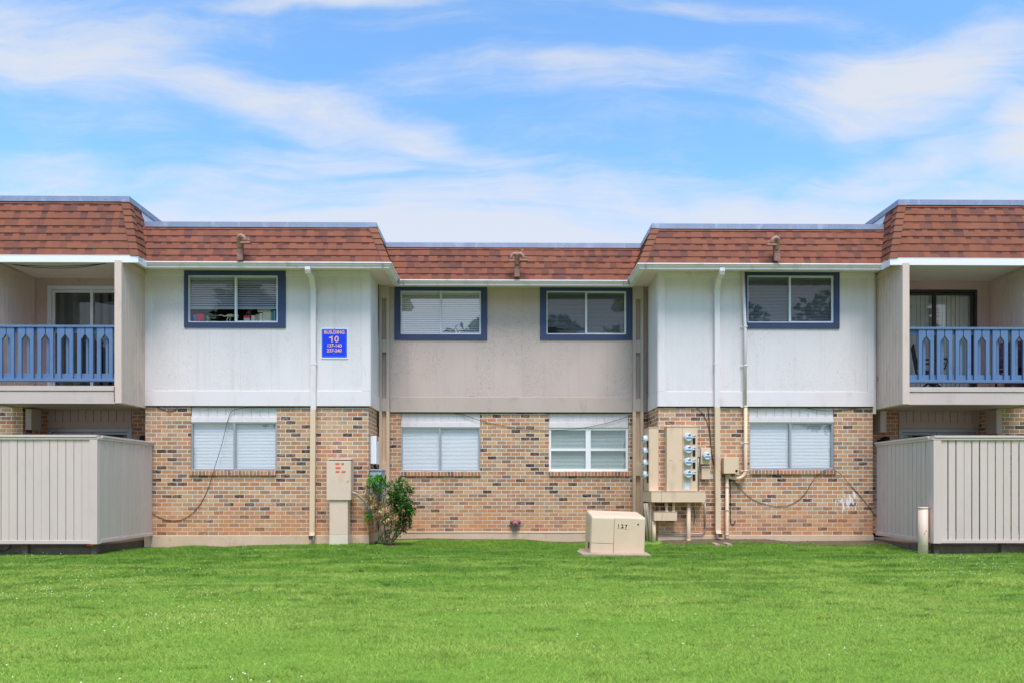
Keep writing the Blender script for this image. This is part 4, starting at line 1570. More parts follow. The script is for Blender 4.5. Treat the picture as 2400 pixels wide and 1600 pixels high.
mb = MB(); mb.prism(rrect(sc_[0], sc_[2], W_, H_, .025), YWS - .012, YWS - .001); mb.build('backing', M['sign_white'], sg)
mb = MB(); mb.prism(rrect(sc_[0], sc_[2] + .004, W_ - .036, H_ - .044, .02), YWS - .015, YWS - .010); mb.build('face', M['sign_blue'], sg)
mb = MB()
o_ = rrect(sc_[0], sc_[2] + .004, W_ - .062, H_ - .07, .016)
i_ = rrect(sc_[0], sc_[2] + .004, W_ - .074, H_ - .082, .012)
for k in range(len(o_)):
    k2 = (k + 1) % len(o_)
    mb.face([(o_[k][0], YWS - .0165, o_[k][1]), (o_[k2][0], YWS - .0165, o_[k2][1]), (i_[k2][0], YWS - .0165, i_[k2][1]), (i_[k][0], YWS - .0165, i_[k][1])])
mb.build('border_line', flat_col('sign_line', (120, 160, 240)), sg)
yt_ = YWS - .0175
text('lettering', 'BUILDING', .092, (sc_[0], yt_, PZ(780.5, YW, 785)), M['sign_text'], sg, bold=.0035, sx=.98)
text('lettering', '10', .165, (sc_[0], yt_, PZ(796.5, YW, 785)), M['sign_text'], sg, bold=.0035, sx=1.12)
mb = MB(); mb.prism([(sc_[0] - .105, PZ(791.2, YW, 785) - .022), (sc_[0] - .105, PZ(791.2, YW, 785) - .002), (sc_[0] - .062, PZ(791.2, YW, 785) + .004), (sc_[0] - .062, PZ(791.2, YW, 785) - .020)], yt_ - .001, yt_ + .002); mb.build('lettering', M['sign_text'], sg)
text('lettering', '137-140', .088, (sc_[0], yt_, PZ(811, YW, 785)), M['sign_text'], sg, bold=.003)
text('lettering', '237-240', .088, (sc_[0], yt_, PZ(822.5, YW, 785)), M['sign_text'], sg, bold=.003)
mb = MB()
mb.lathe([(.011, 0), (.009, .006), (.001, .009)], (sc_[0], YWS - .015, PZ(829, YW, 785)), (0, -1, 0), 8)
mb.lathe([(.008, 0), (.007, .005), (.001, .007)], (sc_[0], YWS - .012, sz1 - .012), (0, -1, 0), 8)
mb.build('screw', M['galv'], sg)

# ------------------------------------------------------------------ wall lamps peeping over the fences
for (px, py, yy, lb) in ((337, 1027, ya2, 'small black wall lamp on shaded brick above the left fence'), (2075, 1030, ya2, 'small black wall lamp on shaded brick above the right fence')):
    x, z = PX(px, yy - .1), PZ(py, yy - .1, px)
    t = thing('wall_lamp', lb, 'lamp', (x, yy, z), 'black wall lamps in the patios')
    mb = MB(); mb.box(x - .05, x + .05, yy - .025, yy - .001, z - .1, z + .05); mb.build('back_plate', M['black'], t, .005)
    mb = MB(); mb.lathe([(.02, .07), (.075, .045), (.082, 0), (.07, -.14), (.05, -.16)], (x, yy - .11, z), (0, 0, 1), 10); mb.build('lantern', M['black'], t)

# ------------------------------------------------------------------ meters
def make_meter():
    base = MB()
    base.lathe([(.088, 0), (.088, .03), (.082, .045), (.080, .075), (.072, .085)], (0, 0, 0), (0, -1, 0), 24)
    o = base.build('meter', M['meter_body'])
    f = MB(); f.lathe([(.070, 0), (.070, .004)], (0, -.086, 0), (0, -1, 0), 24); f.build('dial_face', M['meter_face'], o)
    b = MB(); b.box(-.056, .056, -.0955, -.0905, -.030, -.008); b.build('blue_band', M['meter_blue'], o)
    b = MB(); b.box(-.010, .034, -.0955, -.0905, .022, .054); b.build('display', M['lcd'], o)
    b = MB(); b.lathe([(.074, 0), (.072, .02), (.062, .034), (.04, .040), (.002, .042)], (0, -.085, 0), (0, -1, 0), 24); b.build('cover', M['glass_clear'], o)
    return o


METER = make_meter()


def put_meter(parent, loc, rz=0.0, scale=1.0, first=[True]):
    if first[0]:
        m = METER
        first[0] = False
    else:
        m = METER.copy()
        COL.objects.link(m)
        for ch in METER.children:
            c = ch.copy()
            COL.objects.link(c)
            c.parent = m
    m.parent = parent
    m.location = Vector(loc) - ORG[parent.name]
    m.rotation_euler = (0, 0, rz)
    m.scale = (scale, scale, scale)
    return m


yfb = 13.80
cx0, cx1 = PX(1563.8, yfb), PX(1634.5, yfb)
cz0, cz1 = PZ(1150, yfb, 1600), PZ(998, yfb, 1600)
mc = thing('meter_cabinet', 'tall tan meter cabinet with four dials facing the lawn', 'electric box', ((cx0 + cx1) / 2, yfb, cz0))
mb = MB(); mb.box(cx0, cx1, yfb + .012, YW - .002, cz0 + .002, cz1 - .012); mb.build('body', M['tan_paint'], mc, .004)
xs1 = PX(1599.6, yfb)
mb = MB(); mb.box(cx0 - .006, xs1 - .002, yfb, yfb + .012, cz0 + .003, cz1 - .014); mb.build('door', M['tan_paint'], mc, .003)
mb = MB(); mb.box(xs1 + .002, cx1 + .004, yfb + .001, yfb + .012, cz0 + .003, cz1 - .014); mb.build('meter_panel', M['tan_paint'], mc, .003)
mb = MB(); mb.box(cx0 - .012, cx1 + .008, yfb - .008, YW - .001, cz1 - .012, cz1); mb.build('lid', M['tan_paint'], mc, .003)
mb = MB()
for px in (1571.5, 1594):
    x = PX(px, yfb)
    mb.lathe([(.010, 0), (.008, .006)], (x, yfb, PZ(1077.5, yfb, px)), (0, -1, 0), 8)
    mb.lathe([(.008, 0), (.007, .005)], (x, yfb, cz0 + .03), (0, -1, 0), 8)
mb.build('latch', M['galv'], mc)
nums = ('240', '140', '239', '139')
for py, nn in zip((1023.6, 1052, 1081, 1109), nums):
    put_meter(mc, (PX(1611.8, yfb), yfb, PZ(py, yfb, 1611)))
    xl_, zl_ = PX(1626.5, yfb), PZ(py + 9, yfb, 1626)
    mb = MB(); mb.box(xl_ - .028, xl_ + .028, yfb - .006, yfb, zl_ - .062, zl_ + .062); mb.build('breaker', M['black'], mc, .003)
    mb = MB(); mb.box(xl_ - .036, xl_ + .036, yfb - .0035, yfb, zl_ + .068, zl_ + .126); mb.build('number_plate', flat_col('plate_pale', (226, 222, 220)), mc)
    text('unit_number', nn, .05, (xl_, yfb - .005, zl_ + .097), flat_col('number_grey', (84, 80, 84)), mc, bold=.0008)
mb = MB(); mb.box(PX(1604.5, yfb), PX(1615.5, yfb), yfb - .002, yfb, PZ(1146.5, yfb, 1610), PZ(1129, yfb, 1610)); mb.build('label_card', flat_col('card', (214, 220, 230)), mc)

# the same cabinet again on the return wall, seen edge-on
sxa, sxb = 2.862, 3.055
sy0, sy1 = 13.96, 14.44
mc2 = thing('meter_cabinet', 'tall tan meter cabinet seen edge-on in the corner, dials in profile', 'electric box', (sxb, sy0, cz0))
z1_ = PZ(1000, sy0, 1530)
mb = MB(); mb.box(sxa + .012, sxb, sy0, sy1, cz0 + .002, z1_ - .012); mb.build('body', M['tan_paint'], mc2, .004)
mb = MB(); mb.box(sxa, sxa + .012, sy0 + .004, sy1 - .2, cz0 + .003, z1_ - .014); mb.build('meter_panel', M['tan_paint'], mc2, .003)
mb = MB(); mb.box(sxa, sxa + .012, sy1 - .196, sy1, cz0 + .003, z1_ - .014); mb.build('door', M['tan_paint'], mc2, .003)
mb = MB(); mb.box(sxa - .008, sxb, sy0 - .008, sy1 + .006, z1_ - .012, z1_); mb.build('lid', M['tan_paint'], mc2, .003)
for py in (1029, 1057, 1085, 1112):
    put_meter(mc2, (sxa, 14.10, PZ(py, 14.1, 1520)), rz=R(-90))
    zl_ = PZ(py + 10, 14.0, 1520)
    mb = MB(); mb.box(sxa - .03, sxa, 13.975, 14.02, zl_ - .07, zl_ + .06); mb.build('breaker', M['black'], mc2, .003)

# wiring troughs beneath
def trough(lab, pl_, pm, pr_, ptop, pbot, proj, yfar):
    yf = YW - proj
    xa, xm, xb = PX(pl_, yf), PX(pm, yf), PX(pr_, yf)
    zt, zb = PZ(ptop, yf, pm), PZ(pbot, yf, pm)
    t = thing('wiring_trough', lab, 'electric box', ((xa + xb) / 2, yf, zb))
    mb = MB(); mb.box(xm + .004, xb, yf, YW - .002, zb, zt); mb.build('front_box', M['tan_paint'], t, .004)
    mb = MB(); mb.prism([(xa, yf), (xm, yf), (xm, YW - .001), (3.045, YW - .001), (3.045, yfar), (xa, yfar)], zb + .001, zt - .001, 'z'); mb.build('corner_box', M['tan_paint'], t, .004)
    mb = MB(); mb.box(xm + .0, xb + .006, yf - .006, YW - .003, zt, zt + .008); mb.prism([(xa - .006, yf - .006), (xm - .004, yf - .006), (xm - .004, YW - .001), (3.045, YW - .001), (3.045, yfar), (xa - .006, yfar)], zt, zt + .007, 'z'); mb.build('cover_lip', M['tan_paint'], t, .002)
    return t


trough('long tan wiring trough wrapped round the corner under the meter cabinets', 1526.6, 1550.7, 1653.5, 1151, 1176, .24, 14.62)
trough('short tan junction trough near the ground under the long trough', 1533, 1551.5, 1587, 1199, 1219.4, .19, 14.3)

# conduits from troughs to the ground
G2 = 'tan conduits below the meter cabinets'


def conduit(lab, pts, r, mat='tan_paint', n=12, name='conduit_pipe', group=G2, collars=()):
    t = thing(name, lab, 'pipe', pts[-1], group)
    mb = MB(); mb.tube(pts, r, n); mb.build('pipe', M[mat], t)
    if collars:
        mb = MB()
        for c in collars:
            mb.lathe([(r + .004, -.02), (r + .007, -.012), (r + .007, .012), (r + .004, .02)], c, (0, 0, 1), n)
        mb.build('collar', M[mat], t)
    return t


yp = 13.88
x = PX(1614, yp)
conduit('thick tan conduit with rounded foot from the long trough to the soil', [(x, yp, PZ(1177, yp, 1614)), (x, yp, PZ(1262, yp, 1614)), (x, yp + .02, PZ(1270, yp, 1614)), (x, yp + .05, PZ(1274, yp, 1614))], .040, collars=((x, yp, PZ(1265, yp, 1614)),))
for px in (1562.5, 1578.8):
    x = PX(px, 13.9)
    conduit('short tan conduit between the two troughs, ' + ('left one' if px < 1570 else 'right one'), [(x, 13.9, PZ(1177, 13.9, px)), (x, 13.9, PZ(1198.5, 13.9, px))], .028, collars=((x, 13.9, PZ(1196, 13.9, px)),))
for i, (pa, pb, pyb, yy, r) in enumerate(((1511, 1519, 1261, 14.25, .028), (1516.5, 1527, 1267, 14.12, .033))):
    conduit(('slim' if i == 0 else 'stouter') + ' leaning tan conduit at the left end of the trough', [(PX(pa, yy), yy, PZ(1178, yy, pa)), (PX((pa + pb) / 2 + 1, yy), yy, PZ(1225, yy, pa)), (PX(pb, yy), yy, PZ(pyb + 6, yy, pb))], r)
x = PX(1525.7, 14.0); conduit('slim upright tan conduit behind the short trough', [(x, 14.0, PZ(1177, 14.0, 1526)), (x, 14.0, PZ(1275, 14.0, 1526))], .024)
x = PX(1533, 13.9); conduit('upright tan conduit under the left end of the short trough', [(x, 13.9, PZ(1220, 13.9, 1533)), (x, 13.9, PZ(1278, 13.9, 1533))], .037)
# galvanised pipe bent along the foundation
yg = 13.955
xg = PX(1652.5, yg)
zc = PZ(1240, yg, 1645)
pts = [(xg, yg, PZ(1176, yg, 1652)), (xg, yg, zc)] + arc((xg - .085, yg, zc), .085, 0, -90, 6) + [(PX(1541, yg), yg, zc - .085)]
conduit('thin galvanised pipe bent along the foundation', pts, .013, 'galv', 8, group=None)
xg = PX(1637, 13.93)
WH = conduit('thin grey pipe with a weatherhead beside the front meter cabinet', [(xg, 13.93, PZ(1055, 13.93, 1637)), (xg, 13.93, PZ(1150, 13.93, 1637))], .016, 'galv', 8, group=None)
mb = MB(); mb.box(xg - .03, xg + .025, 13.9, 13.97, PZ(1070, 13.93, 1637), PZ(1051, 13.93, 1637))
mb.build('fitting', M['box_grey'], WH, .006)

# lone meter box and the switch box under it
ys = 13.90
a, b, c, d = win_rect(1642.5, 1666, 1048, 1087, ys)
t = thing('meter_box', 'small tan box with a single dial left of the right downspout', 'electric box', ((a + b) / 2, ys, c))
mb = MB(); mb.box(a, b, ys, YW - .002, c, d); mb.build('body', M['tan_paint'], t, .006)
put_meter(t, ((a + b) / 2 + .012, ys, PZ(1067.5, ys, 1655)), scale=.95)
a, b, c, d = win_rect(1644.5, 1664.5, 1092.5, 1122, ys + .02)
t = thing('switch_box', 'small plain tan box with drip lid below the single-dial box', 'electric box', ((a + b) / 2, ys + .02, c))
mb = MB(); mb.box(a, b, ys + .02, YW - .002, c, d); mb.build('body', M['tan_paint'], t, .006)
mb = MB(); mb.prism([(ys - .005, d - .004), (ys - .005, d + .01), (YW - .003, d + .026), (YW - .003, d - .004)], a - .006, b + .006, 'x'); mb.build('lid', M['tan_paint'], t, .003)
a, b, c, d = win_rect(1664.7, 1671, 1112.5, 1121, YW - .01)
mb = MB(); mb.box(a, b, YW - .014, YW - .002, c, d); mb.box(a + .018, b - .018, YW - .018, YW - .013, c + .022, d - .022, 1)
o = mb.build('wall_tag', [M['box_white'], M['box_grey']], None, at=(a, YW, c)); tag(o, 'small white tag on brick beside the plain switch box', 'tag')

# square telephone box by the right downspout
yj = 13.80
a, b, c, d = win_rect(1697, 1732, 1070.5, 1109, yj)
t = thing('junction_box', 'square tan utility box with round lock right of the downspout', 'electric box', ((a + b) / 2, yj, c))
mb = MB(); mb.box(a + .004, b - .004, yj + .02, YW - .002, c + .004, d - .004); mb.build('body', M['tan_paint'], t, .008)
mb = MB(); mb.box(a, b, yj, yj + .02, c, d); mb.build('door', M['tan_paint'], t, .008)
xk, zk = PX(1726.2, yj), PZ(1102.5, yj, 1726)
mb = MB(); mb.lathe([(.026, 0), (.026, .004), (.018, .006), (.017, .002)], (xk, yj, zk), (0, -1, 0), 14); mb.build('lock', M['black'], t)
yj2 = 13.93
x = PX(1704, yj2)
conduit('upright tan conduit from the square utility box down to the soil', [(x, yj2, PZ(1109, yj2, 1704)), (x, yj2, PZ(1259, yj2, 1704)), (x, yj2, PZ(1262, yj2, 1704))], .034, group=None,
        collars=((x, yj2, PZ(1140, yj2, 1704)), (x, yj2, PZ(1194, yj2, 1704)), (x, yj2, PZ(1252, yj2, 1704))))
mb = MB(); mb.tube([(x - .01, yj2, PZ(1259, yj2, 1704)), (x + .0, yj2 - .01, .1), (x + .02, yj2 - .02, 0.0)], .026, 8)
mb.tube([(x + .02, yj2, PZ(1257, yj2, 1704)), (x + .04, yj2 - .03, .09), (x + .05, yj2 - .05, 0.0)], .010, 6)
o = mb.build('cable_stub', M['black'], None, at=(x, yj2, 0)); tag(o, 'black cable stubs entering the soil under the tan conduit', 'cable')

# splash block: two concrete rails
zg = 0.0
t = thing('splash_block', 'pair of splayed concrete rails below the right downspout', 'splash block', (PX(1686, 13.6), 13.6, 0))
for (pa, pb) in (((1665, 13.86), (1681, 13.30)), ((1690.5, 13.86), (1710, 13.30))):
    x0, y0 = PX(pa[0], pa[1]), pa[1]
    x1, y1 = PX(pb[0], pb[1]), pb[1]
    mb = MB()
    w = .045
    mb.prism([(x0 - w, y0), (x0 + w, y0), (x1 + w, y1), (x1 - w, y1)], -.02, .085, 'z')
    mb.build('rail', M['pad_concrete'], t, .012)
mb = MB(); mb.prism([(PX(1667, 13.8), 13.84), (PX(1690, 13.8), 13.84), (PX(1707, 13.34), 13.34), (PX(1684, 13.34), 13.34)], -.02, .02, 'z'); mb.build('tray', M['pad_concrete'], t)

# ------------------------------------------------------------------ telecom pedestal by the left downspout
yc = 13.62
ux0, ux1, uz0, uz1 = win_rect(765, 822, 1078, 1171, yc)
t = thing('telecom_cabinet', 'tan pedestal cabinet with red number stickers beside the left downspout', 'utility cabinet', ((ux0 + ux1) / 2, yc, 0))
mb = MB(); mb.box(ux0 + .01, ux1 + .0, yc + .02, 13.9, uz0 + .004, uz1); mb.build('body', M['tan_plastic'], t, .01)
mb = MB(); mb.box(ux0, ux1, yc, yc + .02, uz0, uz1 - .005); mb.build('door', M['tan_plastic'], t, .008)
mb = MB(); mb.prism([(yc - .005, uz1 + .012), (yc - .005, uz1 + .035), (13.9, uz1 + .05), (13.9, uz1 + .002)], ux0 + .012, ux1 + .004, 'x'); mb.build('lid', M['tan_plastic'], t, .006)
lx0, lx1 = PX(772, yc + .03), PX(815, yc + .03)
lz = PZ(1253, yc, 790)
mb = MB(); mb.box(lx0, lx1, yc + .03, 13.88, lz + .003, uz0 - .002); mb.build('stand', M['tan_plastic'], t, .006)
mb = MB(); mb.box(lx0 - .002, lx1 + .002, yc + .026, 13.885, -.1, lz); mb.build('plinth', paint('plinth', srgb(220, 202, 182, .88), .6, .1, 5, dirt=srgb(168, 196, 190), dirt_amt=.6), t, .006)
mb = MB(); mb.lathe([(.012, 0), (.010, .008)], (PX(815.5, yc), yc, PZ(1126.5, yc, 815)), (0, -1, 0), 8); mb.build('latch', M['galv'], t)
for (pa, pb, py, k) in ((786.7, 795, 1086, 3), (800.3, 805.5, 1086, 2), (787, 798, 1095.3, 4), (787, 795, 1104.5, 3), (801, 809.3, 1104.5, 3)):
    a, b, c, d = win_rect(pa, pb, py - 2.2, py + 2.2, yc)
    mb = MB(); mb.box(a - .004, b + .004, yc - .0015, yc, c - .003, d + .003); o = mb.build('sticker', M['sticker_red'], t)
    mb = MB()
    w = (b - a) / k
    for i in range(k):
        mb.box(a + w * i + w * .3, a + w * i + w * .7, yc - .003, yc - .001, c + .010, d - .006)
    mb.build('sticker_digits', M['sticker_pale'], o)
cp = [P(825.5, 1153, 13.72), P(833, 1155.5, 13.74), P(842, 1162, 13.8), P(852, 1171, 13.86), P(862, 1184, 13.9), P(868, 1204, 13.92)]
mb = MB(); mb.tube(cp, .024, 8)
o = mb.build('flexible_conduit', flat_col('flex_grey', (150, 152, 146)), None, at=cp[0]); tag(o, 'grey flexible conduit curving from the tan pedestal into the shrub', 'conduit')

# white and grey boxes in the inner corner
t = thing('utility_box', 'narrow white box with an orange tag in the left inner corner', 'utility box', (-2.62, 14.2, 1.8))
mb = MB(); mb.box(-2.695, -2.575, 14.18, 14.52, PZ(1086, 14.18, 880), PZ(1021, 14.18, 880)); mb.build('body', M['box_white'], t, .008)
mb = MB(); mb.box(-2.574, -2.570, 14.24, 14.40, PZ(1033, 14.3, 885), PZ(1023, 14.3, 885)); mb.build('tag', M['orange_tag'], t)
mb = MB(); mb.tube([(-2.64, 14.35, PZ(1087, 14.18, 880)), (-2.63, 14.35, PZ(1092, 14.18, 880)), (-2.60, 14.34, PZ(1100, 14.18, 880))], .03, 8); mb.build('cable_neck', M['black'], t)
t = thing('utility_box', 'larger grey metal box below the white box behind the shrub', 'utility box', (-2.57, 14.1, .9))
mb = MB(); mb.box(-2.695, -2.46, 14.12, 14.58, PZ(1172.5, 14.1, 885), PZ(1101.5, 14.1, 885)); mb.build('body', M['box_grey'], t, .008)
mb = MB(); mb.box(-2.697, -2.445, 14.10, 14.60, PZ(1101.5, 14.1, 885), PZ(1098.6, 14.1, 885)); mb.build('lid', M['box_grey'], t, .004)
mb = MB(); mb.box(-2.458, -2.448, 14.55, 14.575, PZ(1150, 14.5, 885), PZ(1112, 14.5, 885)); mb.build('hinge', M['black'], t)

# red sprinkler fitting on the middle wall
xc, zc = PX(1208, 15.0), PZ(1225.5, 15.0, 1208)
t = thing('hose_fitting', 'dull red round pipe fitting with side caps low on the middle brick wall', 'pipe fitting', (xc, YM, zc))
mb = MB(); mb.lathe([(.062, -.07), (.075, -.05), (.072, .02), (.066, .07), (.05, .095), (.02, .105)], (xc, YM - .07, zc), (0, -1, -.12), 18); mb.build('body', M['pipe_red'], t)
mb = MB(); mb.lathe([(.016, 0), (.016, .004)], (xc + .004, YM - .176, zc - .016), (0, -1, -.1), 10); mb.build('outlet', M['black'], t)
for s in (-1, 1):
    mb = MB(); mb.lathe([(.03, .05), (.04, .055), (.04, .10), (.03, .112)], (xc, YM - .07, zc + .02), (s, -.05, .05), 12); mb.build('side_cap', M['brass'], t)
mb = MB()
outl = []
for i in range(22):
    a = 2 * math.pi * i / 22
    rr = .10 + .035 * math.sin(3 * a + 1) + .02 * math.sin(7 * a)
    outl.append((xc + rr * 1.25 * math.cos(a), zc - .05 + rr * .75 * math.sin(a)))
mb.prism(outl, YM - .006, YM + .01)
mb.build('mortar_patch', flat_col('mortar_grey', (150, 144, 140), .9), t)

# thin pipe along the foot of the middle wall
zz = PZ(1246.3, YM - .03, 1200)
mb = MB(); mb.tube([(PX(950, YM), YM - .02, zz), (PX(1120, YM), YM - .02, zz + .004), (PX(1300, YM), YM - .02, zz - .002), (PX(1468, YM), YM - .02, zz)], .012, 6)
o = mb.build('wall_pipe', flat_col('pipe_pale', (214, 196, 176)), None, at=(0, YM, zz)); tag(o, 'thin pale pipe running along the foot of the middle brick wall', 'pipe')

# ------------------------------------------------------------------ cables
def cable(lab, ppts, d, r=.0050, mat='cable', group=None):
    pts = smooth([P(a, b, d if len(q) == 0 else q[0]) for (a, b, *q) in ppts])
    mb = MB(); mb.tube(pts, r, 6)
    o = mb.build('cable', M[mat], None, at=pts[0])
    return tag(o, lab, 'cable', group)


yk = YW - .012
cable('dark cable looping across the lower left window down to the left fence', [(690, 955, yk - .02), (600, 954, yk - .02), (565, 956, yk - .02), (545, 962, yk), (535, 980, yk), (520, 1040, yk), (503, 1095, yk - .04), (485, 1150, yk), (462, 1190, yk), (430, 1215, yk), (400, 1219, yk), (375, 1212, yk), (352, 1200, yk)], yk)
cable('short drooping cable at the top left corner of the left brick wall', [(368, 953), (382, 959), (396, 963), (408, 961), (416, 955)], yk)
cable('thin cable sagging between the two lower middle windows', [(1060, 967), (1085, 971), (1120, 983), (1170, 995), (1225, 1004), (1290, 1007), (1350, 1004), (1420, 991), (1478, 973), (1500, 966)], YM - .015)
cable('dark cable snaking under the lower right window to the right fence', [(1712, 1118), (1735, 1144), (1762, 1168), (1795, 1181), (1830, 1186), (1860, 1178), (1885, 1158), (1902, 1130), (1922, 1108, yk - .045), (1945, 1099, yk - .045), (1968, 1108, yk - .045), (1995, 1138), (2030, 1178), (2046, 1200), (2053, 1212)], yk)
cable('dark cable hanging at the top right of the right brick wall', [(1885, 953), (1915, 960), (1950, 962), (1990, 958), (2030, 953)], yk)
cable('brown cable hanging left of the right downspout, upper strand', [(1630, 953), (1647, 968), (1658, 990), (1663, 1015), (1666, 1050), (1670, 1078), (1675, 1092)], yk, .006, 'cable_brown')
cable('dark cable hanging left of the right downspout, straight strand', [(1659, 953), (1662, 985), (1665, 1020), (1667, 1055), (1672, 1080), (1676, 1095)], yk, .007)
cable('black cable below the square utility box with a hooked end', [(1711, 1118), (1712, 1150), (1712, 1190), (1712.5, 1222), (1717, 1228), (1722, 1224), (1724, 1219)], yk, .008)
cable('tangled black wires under the square utility box', [(1712, 1112), (1722, 1124), (1735, 1122), (1730, 1114), (1716, 1111), (1725, 1130), (1740, 1140)], yk - .05, .006)
cable('black wires below the square utility box behind the downspout', [(1690, 1109), (1700, 1120), (1712, 1126), (1716, 1118)], yk - .03, .006)
cable('dark vertical cable in the left inner corner', [(886.5, 660), (887, 740), (885, 820), (885, 930), (886, 960), (884, 1000)], 14.86, .012, 'cable')
cable('black cable sagging under the left balcony eave, upper strand', [(28, 620), (60, 622.5), (120, 624.5), (180, 623.5), (248, 618.5)], 13.2, .007, group='cables under the left balcony eave')
cable('black cable sagging under the left balcony eave, lowest strand', [(28, 620), (70, 626), (125, 629), (185, 627), (240, 619.5)], 13.2, .007, group='cables under the left balcony eave')
cable('thin cable dropping beside the left balcony beam', [(268, 905), (267.5, 922), (268.5, 940)], YB - .01, .006, 'cable_brown')
cable('thin cable running under the left balcony end panel', [(311, 948.5, 13.5), (322, 951, 13.7), (330, 956, 13.85), (345, 957, 13.95)], 13.5, .007)
cable('curled wire end at the right edge of the right wing', [(2054, 882), (2057, 884), (2058, 887), (2056, 891), (2054, 890)], 13.95, .005)
cable('thin grey cord hanging on brick below the long trough', [(1625, 1187), (1628, 1200), (1629, 1212), (1626, 1226)], yk, .006, 'cable')

# ------------------------------------------------------------------ transformer
tf = thing('transformer_box', 'low tan pad transformer numbered 127 on the grass', 'transformer', (0, 0, 0))
pA, pB = Vector(P(1382.5, 1140, 12.05)), Vector(P(1510.5, 1140, 12.05))
ux = (pB - pA); ux.z = 0
wid = ux.length
ux.normalize()
uy = Vector((-ux.y, ux.x, 0))
ang = math.atan2(ux.y, ux.x)
tf.location = (pA.x, pA.y, 0)
tf.rotation_euler = (0, R(2.1), ang)
ORG[tf.name] = Vector((0, 0, 0))       # children are built in the box's own frame: x along the front, y backwards
DEP = .76
zf, zbk = .675, .745
splitx = wid * .425


def tf_mesh(poly_yz, x0, x1, name, bev, mat='transformer'):
    mb = MB(); mb.prism(poly_yz, x0, x1, 'x')
    return mb.build(name, M[mat], tf, bev)


tf_mesh([(-.006, -.02), (-.012, zf - .004), (DEP, zbk), (DEP, -.02)], 0, wid, 'body', .032)
tf_mesh([(-.017, .205), (-.021, zf - .04), (.02, zf - .04), (.02, .205)], .012, splitx - .004, 'door', .006)
tf_mesh([(-.012, .034), (-.012, .198), (.02, .198), (.02, .034)], .012, splitx - .004, 'lower_panel', .006)
mb = MB(); mb.box(splitx - .003, splitx + .003, -.014, .02, .034, zf - .04); mb.build('seam', flat_col('seam_brown', (120, 98, 82)), tf)
mb = MB(); mb.box(-.004, .02, .02, DEP - .02, .21, zf - .047); mb.build('side_panel', M['transformer'], tf, .006)
mb = MB(); mb.box(-.005, .015, .12, .15, .43, .56); mb.build('side_label', flat_col('label_amber', (190, 130, 70)), tf)
mb = MB()
for y_ in (.10, .19, .28):
    mb.box(-.006, .02, y_, y_ + .035, .09, .19)
mb.build('vent_slot', flat_col('rust_dark', (96, 74, 62)), tf)
mb = MB(); mb.box(-.03, .01, .12, .19, .195, .235); mb.build('hasp', M['rust_light'], tf, .006)
mb = MB()
for (x_, z_) in ((wid * .86, zf - .125),):
    mb.lathe([(.014, 0), (.012, .006)], (x_, -.012, z_), (0, -1, 0), 10)
mb.build('bolt', M['black'], tf)
for i, ch_ in enumerate('127'):
    x_ = wid * (.505 + i * .068)
    z_ = zf - .16 - i * .006
    mb = MB(); mb.box(x_ - .025, x_ + .025, -.0165, -.012, z_ - .036, z_ + .036); mb.build('number_tile', M['yellow_tile'], tf)
    text('number', ch_, .085, (x_, -.0185, z_), M['black'], tf, bold=.003)
# its concrete pad
pd = MB()
pp = [P(1352, 1140, 12.45), P(1364, 1140, 11.92), P(1526, 1140, 11.72), P(1510, 1140, 12.45), P(1500, 1140, 12.9), P(1360, 1140, 12.9)]
pd.prism([(p[0], p[1]) for p in pp], -.12, .03, 'z')
o = pd.build('concrete_pad', M['pad_concrete'], None, .01, at=(pA.x, pA.y, 0)); tag(o, 'flat concrete pad under the tan transformer', 'concrete pad')

# ------------------------------------------------------------------ bollard
yb_ = 12.22
xb_ = PX(2163.5, yb_)
t = thing('bollard', 'tan pipe bollard in front of the right fence corner', 'bollard', (xb_, yb_, 0))
zt_ = PZ(1187, yb_, 2163)
mb = MB(); mb.lathe([(.078, -.2), (.078, zt_ - .03)], (xb_, yb_, 0), (0, 0, 1), 24); mb.build('post', M['tan_plastic'], t)
mb = MB(); mb.lathe([(.078, zt_ - .03), (.083, zt_ - .028), (.083, zt_ - .006), (.076, zt_), (.002, zt_ + .002)], (xb_, yb_, 0), (0, 0, 1), 24); mb.build('cap', M['tan_plastic'], t)
mb = MB()
for (px, py) in ((2170, 1243), (2167, 1248.5), (2167, 1277)):
    x_, z_ = PX(px, yb_ - .07), PZ(py, yb_ - .07, px)
    mb.lathe([(.008, -.01), (.007, .012)], (x_, yb_ - math.sqrt(max(.078 ** 2 - (x_ - xb_) ** 2, 0)) + .006, z_), ((x_ - xb_) / .078, -.9, 0), 8)
mb.build('bolt', M['rust'], t)

